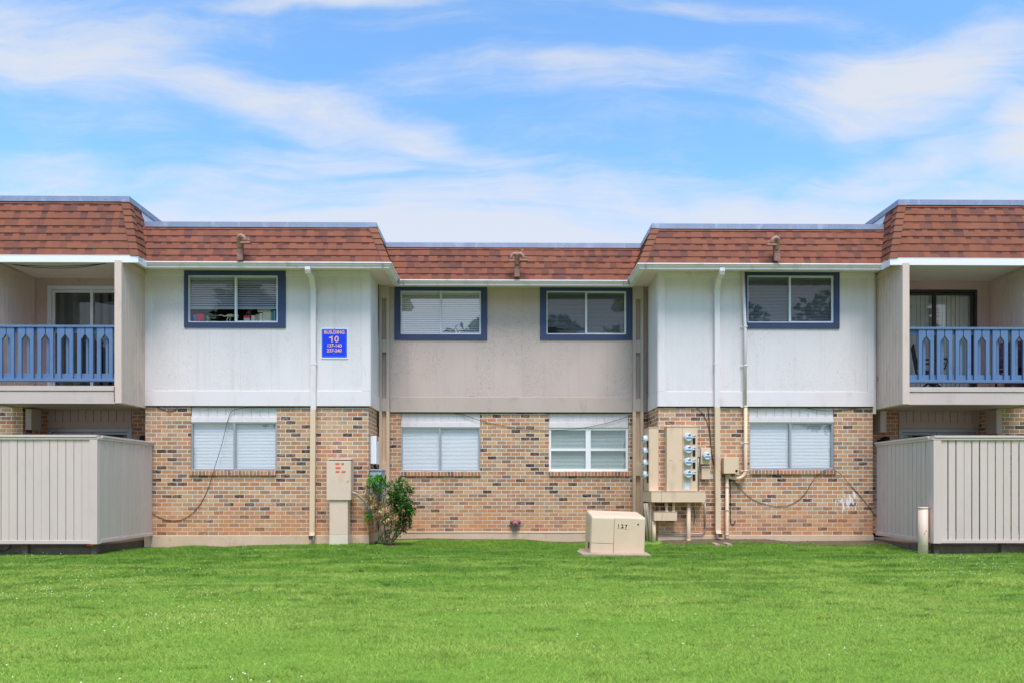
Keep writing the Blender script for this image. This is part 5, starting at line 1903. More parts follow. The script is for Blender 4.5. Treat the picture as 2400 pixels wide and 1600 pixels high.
# ------------------------------------------------------------------ patio fences
def fence(lab, x_corner, x_far, s, tops, gap, side_end):
    """Board fence round a patio: s = +1 when the return wall is on the right end of the front run."""
    yf = 12.12
    zt = PZ(1019, yf, 1200)
    zb = PZ(1272.5, yf, 1200)
    t = thing('patio_fence', lab, 'fence', (x_corner, yf, 0), 'board fences round the two patios')
    bw = .1375
    a, b = sorted((x_corner, x_far))
    mb = MB()
    x = x_corner - s * .135
    while (x - x_far) * s > 0:
        w = bw - gap * rnd.uniform(.5, 1.3)
        mb.box(x - s * w, x, yf + rnd.uniform(0, .005), yf + .022, zb + .055, zt - .075)
        x -= s * bw
    mb.build('board_panel', M['fence_wood'], t, .002)
    mb = MB()
    y = yf + .09
    ys_end = side_end
    while y < ys_end - .02:
        w = bw - gap * rnd.uniform(.5, 1.3)
        xo = rnd.uniform(0, .005)
        if s > 0:
            mb.box(x_corner - .022, x_corner - xo, y, min(y + w, ys_end), zb + .05, zt - .075)
        else:
            mb.box(x_corner + xo, x_corner + .022, y, min(y + w, ys_end), zb + .05, zt - .075)
        y += bw
    mb.build('board_panel', M['fence_wood'], t, .002)
    mb = MB()
    mb.box(a if s > 0 else a - .0, b, yf - .035, yf + .10, zt - .038, zt)
    mb.box(a, b, yf - .022, yf - .0, zt - .078, zt - .040)
    if s > 0:
        mb.box(x_corner - .10, x_corner + .035, yf + .1, ys_end, zt - .038, zt - .001)
        mb.box(x_corner, x_corner + .022, yf - .022, ys_end, zt - .078, zt - .040)
    else:
        mb.box(x_corner - .035, x_corner + .10, yf + .1, ys_end, zt - .038, zt - .001)
        mb.box(x_corner - .022, x_corner, yf - .022, ys_end, zt - .078, zt - .040)
    mb.build('cap_rail', M['fence_wood'], t, .004)
    mb = MB()
    mb.box(a, b, yf - .016, yf - .0, zb, zb + .06)
    if s > 0:
        mb.box(x_corner, x_corner + .016, yf + .09, ys_end, zb + .01, zb + .07)
    else:
        mb.box(x_corner - .016, x_corner, yf + .09, ys_end, zb + .01, zb + .07)
    mb.build('bottom_rail', M['fence_wood'], t, .004)
    mb = MB()
    if s > 0:
        mb.box(x_corner - .13, x_corner + .004, yf - .02, yf + .024, zb - .006, zt - .082)
        mb.box(x_corner - .02, x_corner + .008, yf + .025, yf + .088, zb - .006, zt - .082)
    else:
        mb.box(x_corner - .004, x_corner + .13, yf - .02, yf + .024, zb - .006, zt - .082)
        mb.box(x_corner - .008, x_corner + .02, yf + .025, yf + .088, zb - .006, zt - .082)
    mb.build('corner_post', M['fence_wood'], t, .005)
    mb = MB()
    for k in range(3):
        zz = zb + .2 + k * .62
        mb.box(a + .03, b - .03, yf + .026, yf + .062, zz, zz + .085)
        if s > 0:
            mb.box(x_corner - .06, x_corner - .026, yf + .1, ys_end, zz, zz + .085)
        else:
            mb.box(x_corner + .026, x_corner + .06, yf + .1, ys_end, zz, zz + .085)
    mb.build('backing_rail', M['dark_wood'], t)
    for xx in (x_corner - s * .10, x_corner - s * 1.28, x_corner - s * 2.46):
        mb = MB(); mb.box(xx - .045, xx + .045, yf + .064, yf + .15, -.1, zt - .08); mb.build('post', M['dark_wood'], t)
    # far end return, outside the photo
    mb = MB()
    y = yf + .05
    while y < 13.95:
        mb.box(x_far - .011, x_far + .011, y, y + bw - .006, zb + .05, zt - .04)
        y += bw
    mb.build('board_panel', M['fence_wood'], t)
    return t


fence('close-boarded taupe fence below the left balcony', PX(229, 12.12), -9.75, 1, None, .0085, 13.99)
fence('gap-boarded taupe fence below the right balcony behind the bollard', PX(2187, 12.12), 10.15, -1, None, .018, 13.99)

def patio(x0, x1):
    mb = MB()
    mb.box(x0, x1, 12.26, ya2 - .002, -.3, .125)
    o = mb.build('patio_slab', M['slab'], None, .015)
    o['kind'] = 'structure'
    mb = MB()
patio(-9.72, -7.14)
patio(7.47, 10.12)
mb = MB(); mb.box(PX(205, 12.2), PX(221, 12.2), 12.18, 12.21, .145, .19)
o = mb.build('plastic_scrap', M['orange_tag'], None, at=(PX(210, 12.2), 12.2, .17)); tag(o, 'scrap of red plastic under the left fence corner', 'scrap')
mb = MB(); mb.tube([P(0, 1288, 12.2), P(12, 1290, 12.18), P(22, 1284, 12.19), P(26, 1274, 12.2)], .012, 6)
o = mb.build('cable', M['black'], None, at=P(12, 1288, 12.2)); tag(o, 'black cable lying under the left fence at the photo edge', 'cable')

# ------------------------------------------------------------------ things on the balconies
def chair(lab, x, y, rz, cloth):
    t = thing('folding_chair', lab, 'chair', (x, y, ZF))
    ORG[t.name] = Vector((0, 0, 0))
    t.rotation_euler = (0, 0, rz)
    mb = MB()
    for sx in (-.26, .26):
        mb.tube([(sx, -.24, 0), (sx, .22, .46), (sx, .30, .95)], .014, 8)
        mb.tube([(sx, .26, 0), (sx, -.22, .45), (sx, -.26, .62)], .014, 8)
        mb.tube([(sx, -.28, .62), (sx, .25, .64)], .018, 8)
    for z_, y_ in ((.12, -.12), (.12, .14)):
        mb.tube([(-.26, y_, z_), (.26, y_, z_)], .012, 6)
    mb.tube([(-.26, -.24, .02), (.26, .26, .42)], .010, 6)
    mb.tube([(.26, -.24, .02), (-.26, .26, .42)], .010, 6)
    mb.build('frame', M['black'], t)
    mb = MB()
    for i in range(5):
        y0_, y1_ = -.22 + i * .09, -.22 + (i + 1) * .09
        z0_ = .45 - .03 * math.sin(math.pi * i / 5)
        z1__ = .45 - .03 * math.sin(math.pi * (i + 1) / 5)
        mb.face([(-.25, y0_, z0_), (.25, y0_, z0_), (.25, y1_, z1__), (-.25, y1_, z1__)])
        mb.face([(-.25, y1_, z1__ - .006), (.25, y1_, z1__ - .006), (.25, y0_, z0_ - .006), (-.25, y0_, z0_ - .006)])
    mb.build('seat', M[cloth], t)
    mb = MB()
    mb.prism([(.225, .47), (.305, .96), (.315, .96), (.235, .47)], -.26, .26, 'x')
    mb.build('backrest', M[cloth], t, .003)
    return t


chair('black folding chair on the right balcony behind its end post', PX(2180, 13.75), 13.75, R(65), 'black')
chair('dark chair with flowered cloth on the right balcony', PX(2372, 13.7), 13.7, R(150), 'cloth_dark')
mb = MB()
mb.box(PX(2357, 13.5), PX(2440, 13.5), 13.5, 13.54, ZF + .02, PZ(818, 13.5, 2390))
o = mb.build('draped_rug', paint('rug', srgb(44, 38, 48), .95, .4, 5, dirt=srgb(150, 76, 84), dirt_amt=.9), None, .01, at=(PX(2395, 13.5), 13.5, ZF)); tag(o, 'dark flowered rug draped at the right end of the right balcony', 'rug')
mb = MB()
for i in range(7):
    mb.ball((PX(84 + i * 3, 13.25), 13.24 + .02 * (i % 3), ZF + .045 + .012 * (i % 2)), .04, 8, 0, (1.3, .8, .6))
o = mb.build('crumpled_cloth', flat_col('cloth_pink', (206, 176, 190)), None, at=(PX(93, 13.25), 13.25, ZF)); tag(o, 'crumpled pinkish cloth on the left balcony floor', 'cloth')

# ------------------------------------------------------------------ toys and books behind the upper left window
wx0, wx1, wz0, wz1 = WINS['up_left']
yq = YWS + .16
zq = wz0 + .026
mb = MB(); mb.box(wx0, wx1, YWS + .058, YWS + .30, wz0 - .02, wz0 + .022); mb.build('inner_sill', M['white_trim'], bld)


def wpx(k):      # position along the zoomed window crop
    return PX(440 + k / 10.226, yq)


def wz(k, y=None):
    return PZ(640 + k / 10.226, yq, 550)


def blob(name, lab, cat, parts, mat):
    mb = MB()
    for (cx_, cz_, r, sq) in parts:
        mb.ball((cx_, yq, cz_), r, 12, 0, sq)
    o = mb.build(name, mat, None, at=(parts[0][0], yq, zq))
    return tag(o, lab, cat)


u = lambda k: k / 10.226 / 118.0
blob('toy_ball', 'bright blue round toy at the left end of the upper left window sill', 'toy', [(wpx(170), wz(1050), .042, (1, 1, 1.1)), (wpx(180), wz(1120), .032, (1.1, 1, .9))], flat_col('toy_blue', (40, 130, 220)))
blob('soft_toy', 'red soft toy beside the blue ball behind the window', 'toy', [(wpx(255), wz(1030), .05, (1, 1, 1)), (wpx(345), wz(1040), .055, (1, 1, 1)), (wpx(270), wz(1110), .045, (1, 1, .9)), (wpx(350), wz(1110), .04, (1, 1, .8))], flat_col('toy_red', (216, 44, 62)))
blob('toy_ball', 'small green round toy behind the window', 'toy', [(wpx(480), wz(1065), .036, (1, 1, 1)), (wpx(480), wz(1120), .02, (1, 1, 1.4))], flat_col('toy_green', (40, 140, 104)))
# skeleton dinosaur
t = thing('toy_dinosaur', 'pale skeleton dinosaur toy behind the left pane', 'toy', (wpx(1000), yq, zq))
mb = MB()
mb.tube([(wpx(725), yq, wz(1020)), (wpx(800), yq, wz(1010)), (wpx(880), yq, wz(1040)), (wpx(960), yq, wz(1020)), (wpx(1040), yq, wz(1000)), (wpx(1110), yq, wz(1020))], .010, 8, taper=.016)
mb.ball((wpx(990), yq, wz(1020)), .035, 10, 0, (1.5, .8, .8))
mb.ball((wpx(1060), yq, wz(1030)), .028, 10, 0, (1.3, .8, .8))
mb.build('body', flat_col('toy_bone', (206, 190, 158)), t)
mb = MB(); mb.prism([(wpx(1120), wz(1010)), (wpx(1190), wz(995)), (wpx(1235), wz(1020)), (wpx(1180), wz(1035)), (wpx(1225), wz(1060)), (wpx(1200), wz(1075)), (wpx(1130), wz(1045))], yq - .015, yq + .015); mb.build('skull', flat_col('toy_bone', (206, 190, 158)), t, .004)
for dxx in (0, 45):
    mb = MB(); mb.tube([(wpx(955 + dxx), yq + (.02 if dxx else -.02), wz(1040)), (wpx(975 + dxx), yq + (.02 if dxx else -.02), wz(1085)), (wpx(950 + dxx), yq + (.02 if dxx else -.02), wz(1115)), (wpx(960 + dxx), yq + (.02 if dxx else -.02), zq)], .010, 6); mb.build('leg', flat_col('toy_bone', (206, 190, 158)), t)
# brown dinosaur on the little red box
t = thing('toy_dinosaur', 'brown dinosaur toy standing on the red and white box', 'toy', (wpx(1440), yq, wz(1030)))
mb = MB()
mb.tube([(wpx(1400), yq, wz(1020)), (wpx(1410), yq, wz(975)), (wpx(1450), yq, wz(935)), (wpx(1500), yq, wz(890)), (wpx(1560), yq, wz(875))], .008, 8, taper=.016)
mb.ball((wpx(1465), yq, wz(930)), .026, 10, 0, (1.3, .8, 1.2))
mb.build('body', flat_col('toy_brown', (112, 74, 66)), t)
for dxx in (0, 40):
    mb = MB(); mb.tube([(wpx(1455 + dxx), yq, wz(945)), (wpx(1470 + dxx), yq, wz(985)), (wpx(1450 + dxx), yq, wz(1030))], .009, 6); mb.build('leg', flat_col('toy_brown', (112, 74, 66)), t)
t = thing('toy_box', 'small red and white striped box under the brown dinosaur', 'box', (wpx(1430), yq, zq))
mb = MB(); mb.box(wpx(1355), wpx(1505), yq - .04, yq + .06, wz(1085), wz(1032)); mb.build('lid', flat_col('toy_red', (216, 44, 62)), t, .003)
mb = MB(); mb.box(wpx(1358), wpx(1502), yq - .038, yq + .058, zq - .004, wz(1086)); mb.build('body', flat_col('box_stripe', (206, 168, 168)), t, .003)
BOOKS = [(1548, 1640, 1035, (196, 180, 160), 'teal-edged cream book at the left end of the row'), (1648, 1708, 1010, (150, 140, 140), 'grey patterned book second in the row'), (1716, 1748, 1000, (186, 168, 140), 'slim tan book third in the row'),
         (1752, 1812, 985, (206, 196, 172), 'pale cream book fourth in the row'), (1826, 2010, 960, (196, 186, 162), 'thickest beige book in the row'), (2016, 2046, 950, (150, 128, 112), 'slim brown book right of the thick beige one'),
         (2052, 2082, 925, (46, 120, 140), 'dark teal book near the window edge'), (2086, 2122, 915, (90, 160, 176), 'light teal book at the right end of the row')]
for (a, b, ztop, c_, lb) in BOOKS:
    t = thing('book', lb + ' behind the upper left window', 'book', ((wpx(a) + wpx(b)) / 2, yq, zq), 'books on the upper left window sill')
    mb = MB(); mb.box(wpx(a), wpx(b), yq - .06, yq - .054, zq - .004, wz(ztop)); mb.box(wpx(a), wpx(a) + .003, yq - .054, yq + .06, zq - .004, wz(ztop)); mb.box(wpx(b) - .003, wpx(b), yq - .054, yq + .06, zq - .004, wz(ztop)); mb.build('cover', flat_col('book_%d_%d_%d' % c_, c_), t)
    mb = MB(); mb.box(wpx(a) + .003, wpx(b) - .003, yq - .053, yq + .055, zq - .002, wz(ztop) - .005); mb.build('pages', M['book_pages'], t)
for i, (zt1, zt0, c_) in enumerate(((885, 862, (196, 176, 150)), (908, 887, (140, 84, 70)), (932, 910, (186, 150, 128)), (957, 934, (156, 100, 82)))):
    t = thing('book', ('topmost', 'second from top', 'third from top', 'lowest')[i] + ' book lying across the row behind the upper left window', 'book', (wpx(1850), yq, wz(zt1)), 'books on the upper left window sill')
    mb = MB(); mb.box(wpx(1690 + i * 2), wpx(2010 + (i % 2) * 20), yq - .05, yq + .06, wz(zt1), wz(zt1) + .004); mb.box(wpx(1690 + i * 2), wpx(2010 + (i % 2) * 20), yq - .05, yq + .06, wz(zt0) - .003, wz(zt0)); mb.build('cover', flat_col('book_%d_%d_%d' % c_, c_), t)
    mb = MB(); mb.box(wpx(1692 + i * 2), wpx(2006 + (i % 2) * 20), yq - .048, yq + .055, wz(zt1) + .004, wz(zt0) - .003); mb.build('pages', M['book_pages'], t)

# ------------------------------------------------------------------ ground
def lattice(seed, n=512):
    return np.random.RandomState(seed).rand(n, n)


LAT = [lattice(s) for s in (1, 2, 3, 4, 5)]


def vnoise(x, y, k, sx, sy):
    L = LAT[k]
    n = L.shape[0]
    xx, yy = x * sx + 200.3, y * sy + 200.7
    xi, yi = np.floor(xx).astype(int), np.floor(yy).astype(int)
    fx, fy = xx - xi, yy - yi
    fx, fy = fx * fx * (3 - 2 * fx), fy * fy * (3 - 2 * fy)
    a, b = L[xi % n, yi % n], L[(xi + 1) % n, yi % n]
    c, d = L[xi % n, (yi + 1) % n], L[(xi + 1) % n, (yi + 1) % n]
    return (a * (1 - fx) + b * fx) * (1 - fy) + (c * (1 - fx) + d * fx) * fy


def ground_h(x, y):
    x, y = np.asarray(x, float), np.asarray(y, float)
    base = -np.clip(12.6 - y, 0, 14) * .016
    und = (vnoise(x, y, 0, .33, .55) - .5) * .09 + (vnoise(x, y, 1, 1.1, 1.6) - .5) * .045
    calm = np.clip((12.9 - y) / 1.8, 0.16, 1)
    edge = np.clip((y - 12.4) / 1.2, 0, 1)
    lump = (vnoise(x, y, 3, .55, .2) - .5) * .11 + (vnoise(x, y, 4, 1.7, .3) - .5) * .05
    bank = .105 * np.clip((x - 2.2) / 1.0, 0, 1) * np.clip((y - 13.15) / .75, 0, 1) + .045 * np.clip((x + 2.7) / .8, 0, 1) * np.clip((y - 14.3) / .7, 0, 1) * (x < 2.6)
    return base + und * calm + edge * lump + bank


gx = np.concatenate([np.linspace(-400, -16, 14)[:-1], np.linspace(-16, 16, 257), np.linspace(16, 400, 14)[1:]])
gy = np.concatenate([np.linspace(-400, 0, 18)[:-1], np.linspace(0, 16.5, 166), np.linspace(16.5, 600, 14)[1:]])
X, Y = np.meshgrid(gx, gy)
Z = ground_h(X, Y)
me = bpy.data.meshes.new('lawn')
nx_, ny_ = len(gx), len(gy)
verts = np.stack([X.ravel(), Y.ravel(), Z.ravel()], 1)
idx = np.arange(nx_ * ny_).reshape(ny_, nx_)
quads = np.stack([idx[:-1, :-1].ravel(), idx[:-1, 1:].ravel(), idx[1:, 1:].ravel(), idx[1:, :-1].ravel()], 1)
me.from_pydata(verts.tolist(), [], quads.tolist())
me.polygons.foreach_set('use_smooth', [True] * len(quads))
lawn = bpy.data.objects.new('lawn', me)
COL.objects.link(lawn)
lawn['kind'] = 'structure'
m, nt, bs, out = new_mat('lawn_soil')
geo = nt.n('ShaderNodeNewGeometry')
pos = geo.outputs['Position']
gx_, gy_, gz_ = nt.xyz(pos)
gcol = nt.mix(nt.noise(pos, 3, 5, .6), (0.14, 0.27, 0.03, 1), (0.2, 0.35, 0.045, 1))
near_mid = nt.m('MULTIPLY', nt.m('GREATER_THAN', gx_, -2.72), nt.m('LESS_THAN', gx_, 3.08))
edge = nt.m('SUBTRACT', gy_, nt.m('MULTIPLY', near_mid, 1.12))
right = nt.mr(gx_, 1.9, 2.5, 0.0, .34)
dm = nt.mr(nt.m('ADD', nt.m('ADD', edge, right), nt.m('MULTIPLY', nt.m('SUBTRACT', nt.noise(pos, 2.4, 4, .6), .5), .45)), 13.66, 13.82)
sx_ = nt.m('DIVIDE', nt.m('ADD', gx_, 2.3), .62)
sy_ = nt.m('DIVIDE', nt.m('SUBTRACT', gy_, 13.85), .5)
sh_r = nt.m('SQRT', nt.m('ADD', nt.m('MULTIPLY', sx_, sx_), nt.m('MULTIPLY', sy_, sy_)))
dm = nt.m('MAXIMUM', dm, nt.mr(nt.m('ADD', sh_r, nt.m('MULTIPLY', nt.noise(pos, 5, 3, .6), .4)), 1.3, 1.0))
dcol = nt.mix(nt.noise(pos, 9, 5, .65), srgb(148, 128, 104, .6), srgb(92, 78, 62, .6))
grey_bounce = nt.mr(nt.m('ADD', gy_, nt.m('MULTIPLY', nt.noise(pos, 1.3, 3, .6), .3)), 1.1, 1.0)  # unseen grey ground behind the camera, added to cut green bounce on walls
nt.l(nt.mix(grey_bounce, nt.mix(dm, gcol, dcol), nt.mix(nt.noise(pos, 6, 5, .65), srgb(172, 164, 160, .8), srgb(146, 138, 134, .8))), bs.inputs['Base Color'])
bs.inputs['Roughness'].default_value = 1.0
bs.inputs['Specular IOR Level'].default_value = 0.1
bump(nt, bs, nt.noise(pos, 40, 4, .7), .6, .02)
me.materials.append(m)

# grass blades: one mesh of several hundred thousand blades
gm, nt, bs, out = new_mat('grass_blade')
at = nt.n('ShaderNodeAttribute', attribute_name='tone')
geo = nt.n('ShaderNodeNewGeometry')
pos = geo.outputs['Position']
pt_ = nt.noise(nt.mapping(pos, scale=(.55, 1.9, 0)), 1.0, 5, .66)
pt2 = nt.noise(nt.mapping(pos, loc=(5, 3, 0), scale=(1, 1, 0)), 3.2, 3, .6)
ca = nt.mix(at.outputs['Fac'], (0.066, 0.18, 0.013, 1), (0.215, 0.395, 0.036, 1))
cb = nt.mix(at.outputs['Fac'], (0.205, 0.345, 0.04, 1), (0.50, 0.65, 0.125, 1))
far_tone = nt.mr(nt.xyz(pos)[1], 6.0, 12.5, .11, -.11, smooth=False)  # blades turn darker green towards the building
c = nt.mix(nt.mr(nt.m('ADD', far_tone, nt.m('ADD', nt.m('MULTIPLY', pt_, .72), nt.m('MULTIPLY', pt2, .28))), .38, .60), ca, cb)
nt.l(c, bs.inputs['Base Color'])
vm = nt.n('ShaderNodeVectorMath', operation='MULTIPLY_ADD')
nt.l(geo.outputs['Normal'], vm.inputs[0])
vm.inputs[1].default_value = (.3, .3, .3)
vm.inputs[2].default_value = (0, 0, .8)
vn = nt.n('ShaderNodeVectorMath', operation='NORMALIZE')
nt.l(vm.outputs[0], vn.inputs[0])
nt.l(vn.outputs[0], bs.inputs['Normal'])
bs.inputs['Roughness'].default_value = .55
bs.inputs['Specular IOR Level'].default_value = .25
tl = nt.n('ShaderNodeBsdfTranslucent')
nt.l(c, tl.inputs[0])
mx = nt.n('ShaderNodeMixShader')
mx.inputs[0].default_value = .12
nt.l(bs.outputs[0], mx.inputs[1]); nt.l(tl.outputs[0], mx.inputs[2]); nt.l(mx.outputs[0], out.inputs[0])
M['grass'] = gm

rs = np.random.RandomState(11)


def lawn_mask(x, y):
    """1 where grass grows, falling off towards the walls, pads and patios."""
    wob = (vnoise(x, y, 2, 1.3, 1.3) - .5) * .30 + (vnoise(x, y, 3, 7, 7) - .5) * .16 + (rs.rand(len(x)) - .5) * .10
    lim = np.where((x > -2.72) & (x < 3.08), 14.99, np.where(x < 0, 13.93, 13.60)) - np.where((x > -2.6) & (x < 3.0), .16, 0)
    lim = np.where((x < -7.1) | (x > 7.40), 12.30, lim)
    lim = np.where((x > -3.0) & (x < -1.55), 13.50 + 2.4 * np.abs(x + 2.25), lim)       # bare soil round the shrub
    lim = np.where((x > 2.3) & (x < 3.25), 13.75, lim)                                 # bare corner under the trough
    ok = y < lim + wob
    # concrete pad and splash block
    ok &= ~((x > 1.35) & (x < 2.33) & (y > 11.86) & (y < 12.85))
    ok &= ~((x > 4.05) & (x < 4.36) & (y > 13.36))
    return ok


def sample(n, y0, y1, power):
    """Positions in the wedge the lens sees (with a margin), thinner with distance."""
    uu_ = rs.rand(n)
    if power == 1:
        y = y0 + (y1 - y0) * uu_
    else:
        y = y0 * (y1 / y0) ** uu_
    half = .80 * y + 1.6
    x = (rs.rand(n) * 2 - 1) * half
    return x, y


NB = 1250000
x, y = sample(NB, 3.3, 15.1, 1)
keep = lawn_mask(x, y)
x, y = x[keep], y[keep]
base_n = len(x)
cxs, cys = sample(1000, 3.4, 13.3, 1)
tx = np.repeat(cxs, 70) + rs.randn(1000 * 70) * np.repeat(.02 + .06 * rs.rand(1000), 70) * 1.8
ty = np.repeat(cys, 70) + rs.randn(1000 * 70) * np.repeat(.015 + .035 * rs.rand(1000), 70)
kp = lawn_mask(tx, ty)
x, y = np.concatenate([x, tx[kp]]), np.concatenate([y, ty[kp]])
z = ground_h(x, y)
n = len(x)
tuft = np.arange(n) >= base_n
patch = vnoise(x, y, 1, .6, 1.5) * .6 + vnoise(x, y, 4, 2.6, 3.4) * .4
h = (.010 + .016 * rs.rand(n)) * (.4 + 1.2 * patch) * np.clip(.75 + y / 28.0, .8, 1.25)
tall = rs.rand(n) < .02
h = np.where(tall, h * 1.7, h)
h = np.where(tuft, h * 1.5 + .006, h)
w = (.0020 + .0018 * rs.rand(n)) * np.clip(y / 6.5, .75, 2.0)
a = rs.rand(n) * 2 * np.pi
lean = (.35 + 1.35 * rs.rand(n)) * h
la = rs.rand(n) * 2 * np.pi
co = np.empty((n, 3, 3), np.float32)
co[:, 0, 0] = x - np.cos(a) * w; co[:, 0, 1] = y - np.sin(a) * w; co[:, 0, 2] = z - .004
co[:, 1, 0] = x + np.cos(a) * w; co[:, 1, 1] = y + np.sin(a) * w; co[:, 1, 2] = z - .004
co[:, 2, 0] = x + np.cos(la) * lean; co[:, 2, 1] = y + np.sin(la) * lean; co[:, 2, 2] = z + h
me = bpy.data.meshes.new('grass')
me.vertices.add(n * 3)
me.vertices.foreach_set('co', co.ravel())
me.loops.add(n * 3)
me.loops.foreach_set('vertex_index', np.arange(n * 3, dtype=np.int32))
me.polygons.add(n)
me.polygons.foreach_set('loop_start', np.arange(0, n * 3, 3, dtype=np.int32))
tone = rs.rand(n) * .8 + (patch - .5) * .5
tone = np.where(tuft, tone * .35 - .25, tone)
tone = np.where(rs.rand(n) < .015, 1.5, tone)
tone = np.clip(tone, -.3, 1.5).astype(np.float32)
att = me.attributes.new('tone', 'FLOAT', 'FACE')
att.data.foreach_set('value', tone)
me.update()
me.materials.append(gm)
go = bpy.data.objects.new('grass', me)
COL.objects.link(go)
tag(go, 'short bright green lawn grass in front of the apartment block', 'grass', kind='stuff')

# clover flowers
nf = 5200
x, y = sample(nf * 3, 3.6, 13.5, 1)
px_ = np.degrees(np.arctan2(x, y))
dm_ = vnoise(x, y, 3, .8, 1.2)
wgt = np.where(x < -1.2, .8, .14) + np.where((x > 3.0) & (y > 9.2), .9, 0) + np.where((x > 7) & (y > 11), 1.2, 0)
keep = lawn_mask(x, y) & (rs.rand(len(x)) < wgt * np.clip((dm_ - .40) * 2.8, 0, 1) * .25)
x, y = x[keep], y[keep]
mb = MB()
zz = ground_h(x, y)
for i in range(len(x)):
    r = rs.uniform(.005, .0092)
    zc_ = zz[i] + rs.uniform(.028, .05)
    p = (x[i], y[i], zc_)
    s = len(mb.v)
    mb.v.extend([(p[0] + r, p[1], zc_), (p[0], p[1] + r, zc_), (p[0] - r, p[1], zc_), (p[0], p[1] - r, zc_), (p[0], p[1], zc_ + r * .9), (p[0], p[1], zc_ - r * .8)])
    for q in range(4):
        for tip in (4, 5):
            mb.f.append((s + q, s + (q + 1) % 4, s + tip) if tip == 4 else (s + (q + 1) % 4, s + q, s + tip))
            mb.uv.append(None); mb.mi.append(0); mb.sm.append(True)
o = mb.build('clover_flowers', M['clover'], None, recalc=False)
tag(o, 'tiny white clover heads scattered through the lawn', 'flowers', kind='stuff')

# pebbles and leaf litter at the foot of the walls
mb = MB()
for i in range(700):
    while True:
        xx = rnd.uniform(-7, 7.2)
        if -2.72 < xx < 3.08:
            yy = rnd.uniform(14.75, 15.08)
        else:
            yy = rnd.uniform(13.40 if xx > 2.4 else 13.78, 13.97)
        if rnd.random() < (1.0 if xx > 2.4 or -3.2 < xx < -1.5 else .3):
            break
    r = rnd.uniform(.004, .013)
    mb.ball((xx, yy, float(ground_h(xx, yy)) + r * .3), r, 6, rnd.choice((0, 0, 1)), (1.2, 1, .6))
o = mb.build('soil_litter', [flat_col('clod', (140, 112, 92), .95), M['dark_wood']], None, recalc=False)
tag(o, 'pebbles and crumbs of soil along the foot of the walls', 'litter', kind='stuff')

# ------------------------------------------------------------------ shrub
def leaf_mesh(name, leaves, mat, parent):
    """leaves: (base, direction, length, width, tone, up) folded along the midrib."""
    n = len(leaves)
    co, fs, tn = [], [], []
    for (b, d, L, w, tone_, up) in leaves:
        d = d.normalized()
        sd = d.cross(up)
        if sd.length < 1e-4:
            sd = d.orthogonal()
        sd.normalize()
        nn = sd.cross(d)
        mid = b + d * L * .5 - nn * L * .04
        tip = b + d * L - nn * L * .14
        s = len(co)
        co += [b, mid + sd * w - nn * w * -.35, tip, mid - sd * w - nn * w * -.35, mid]
        fs += [(s, s + 4, s + 1), (s + 1, s + 4, s + 2), (s, s + 3, s + 4), (s + 4, s + 3, s + 2)]
        tn += [tone_] * 4
    org = ORG[parent.name]
    me = bpy.data.meshes.new(name)
    me.from_pydata([tuple(Vector(v) - org) for v in co], [], fs)
    att = me.attributes.new('tone', 'FLOAT', 'FACE')
    att.data.foreach_set('value', tn)
    me.materials.append(mat)
    o = bpy.data.objects.new(name, me)
    COL.objects.link(o)
    o.parent = parent
    ORG[o.name] = org
    return o


ysb = 13.86
sb = (PX(905, ysb), ysb, 0.0)
sh = thing('shrub', 'scraggly evergreen shrub with dry tan leaves in front of the left inner corner', 'shrub', sb)
rs2 = random.Random(5)


def spt(px, py, dy=0.0):
    return Vector(P(px, py, ysb + dy))


stems = MB()
paths = [
    [(897, 1276), (884, 1240), (884, 1200), (880, 1160), (872, 1135)], [(900, 1276), (890, 1230), (886, 1180), (892, 1150), (900, 1140)],
    [(906, 1276), (900, 1240), (905, 1205), (900, 1170), (912, 1150)], [(910, 1276), (915, 1240), (922, 1205), (930, 1170), (928, 1140)],
    [(913, 1276), (928, 1245), (938, 1210), (945, 1170), (950, 1140)], [(915, 1276), (935, 1250), (950, 1225), (962, 1195)],
    [(873, 1278), (874, 1240), (873, 1215)], [(914, 1276), (926, 1252), (944, 1238), (960, 1222)], [(908, 1276), (910, 1235), (925, 1190), (938, 1150)]]
for i, p in enumerate(paths):
    pts = smooth([spt(a + rs2.uniform(-1, 1), b, rs2.uniform(-.12, .12) * (k / 3)) for k, (a, b) in enumerate(p)], 4)
    stems.tube(pts, .017 if i < 6 else .012, 7, taper=.006)
stems.build('stems', M['bark'], sh)


def rosette(L, c, n, ln, wd, out, tlo, thi, droop=0.0):
    ax = Vector((rs2.gauss(0, .5), rs2.gauss(-.25, .5), rs2.uniform(.2, 1))).normalized()
    for k in range(n):
        d = Vector((rs2.gauss(0, 1), rs2.gauss(0, 1), rs2.gauss(0, 1))).normalized()
        d = (d + ax * out - Vector((0, 0, droop))).normalized()
        b = c + d * rs2.uniform(0, .02) + ax * rs2.uniform(-.04, .02)
        L.append((b, d, ln * rs2.uniform(.75, 1.3), wd * rs2.uniform(1.0, 1.6), rs2.uniform(tlo, thi), Vector((rs2.gauss(0, .3), rs2.gauss(0, .3), 1))))


green, young, dry = [], [], []
def fill(L, cx, cy, rx, ry, cnt, **kw):
    for _ in range(int(cnt * 1.35)):
        while True:
            a, b = rs2.uniform(-1, 1), rs2.uniform(-1, 1)
            if a * a + b * b < 1:
                break
        dd = rs2.uniform(-1, 1) * math.sqrt(max(0, 1 - a * a - b * b)) * .26
        rosette(L, spt(cx + a * rx, cy + b * ry, dd), **kw)


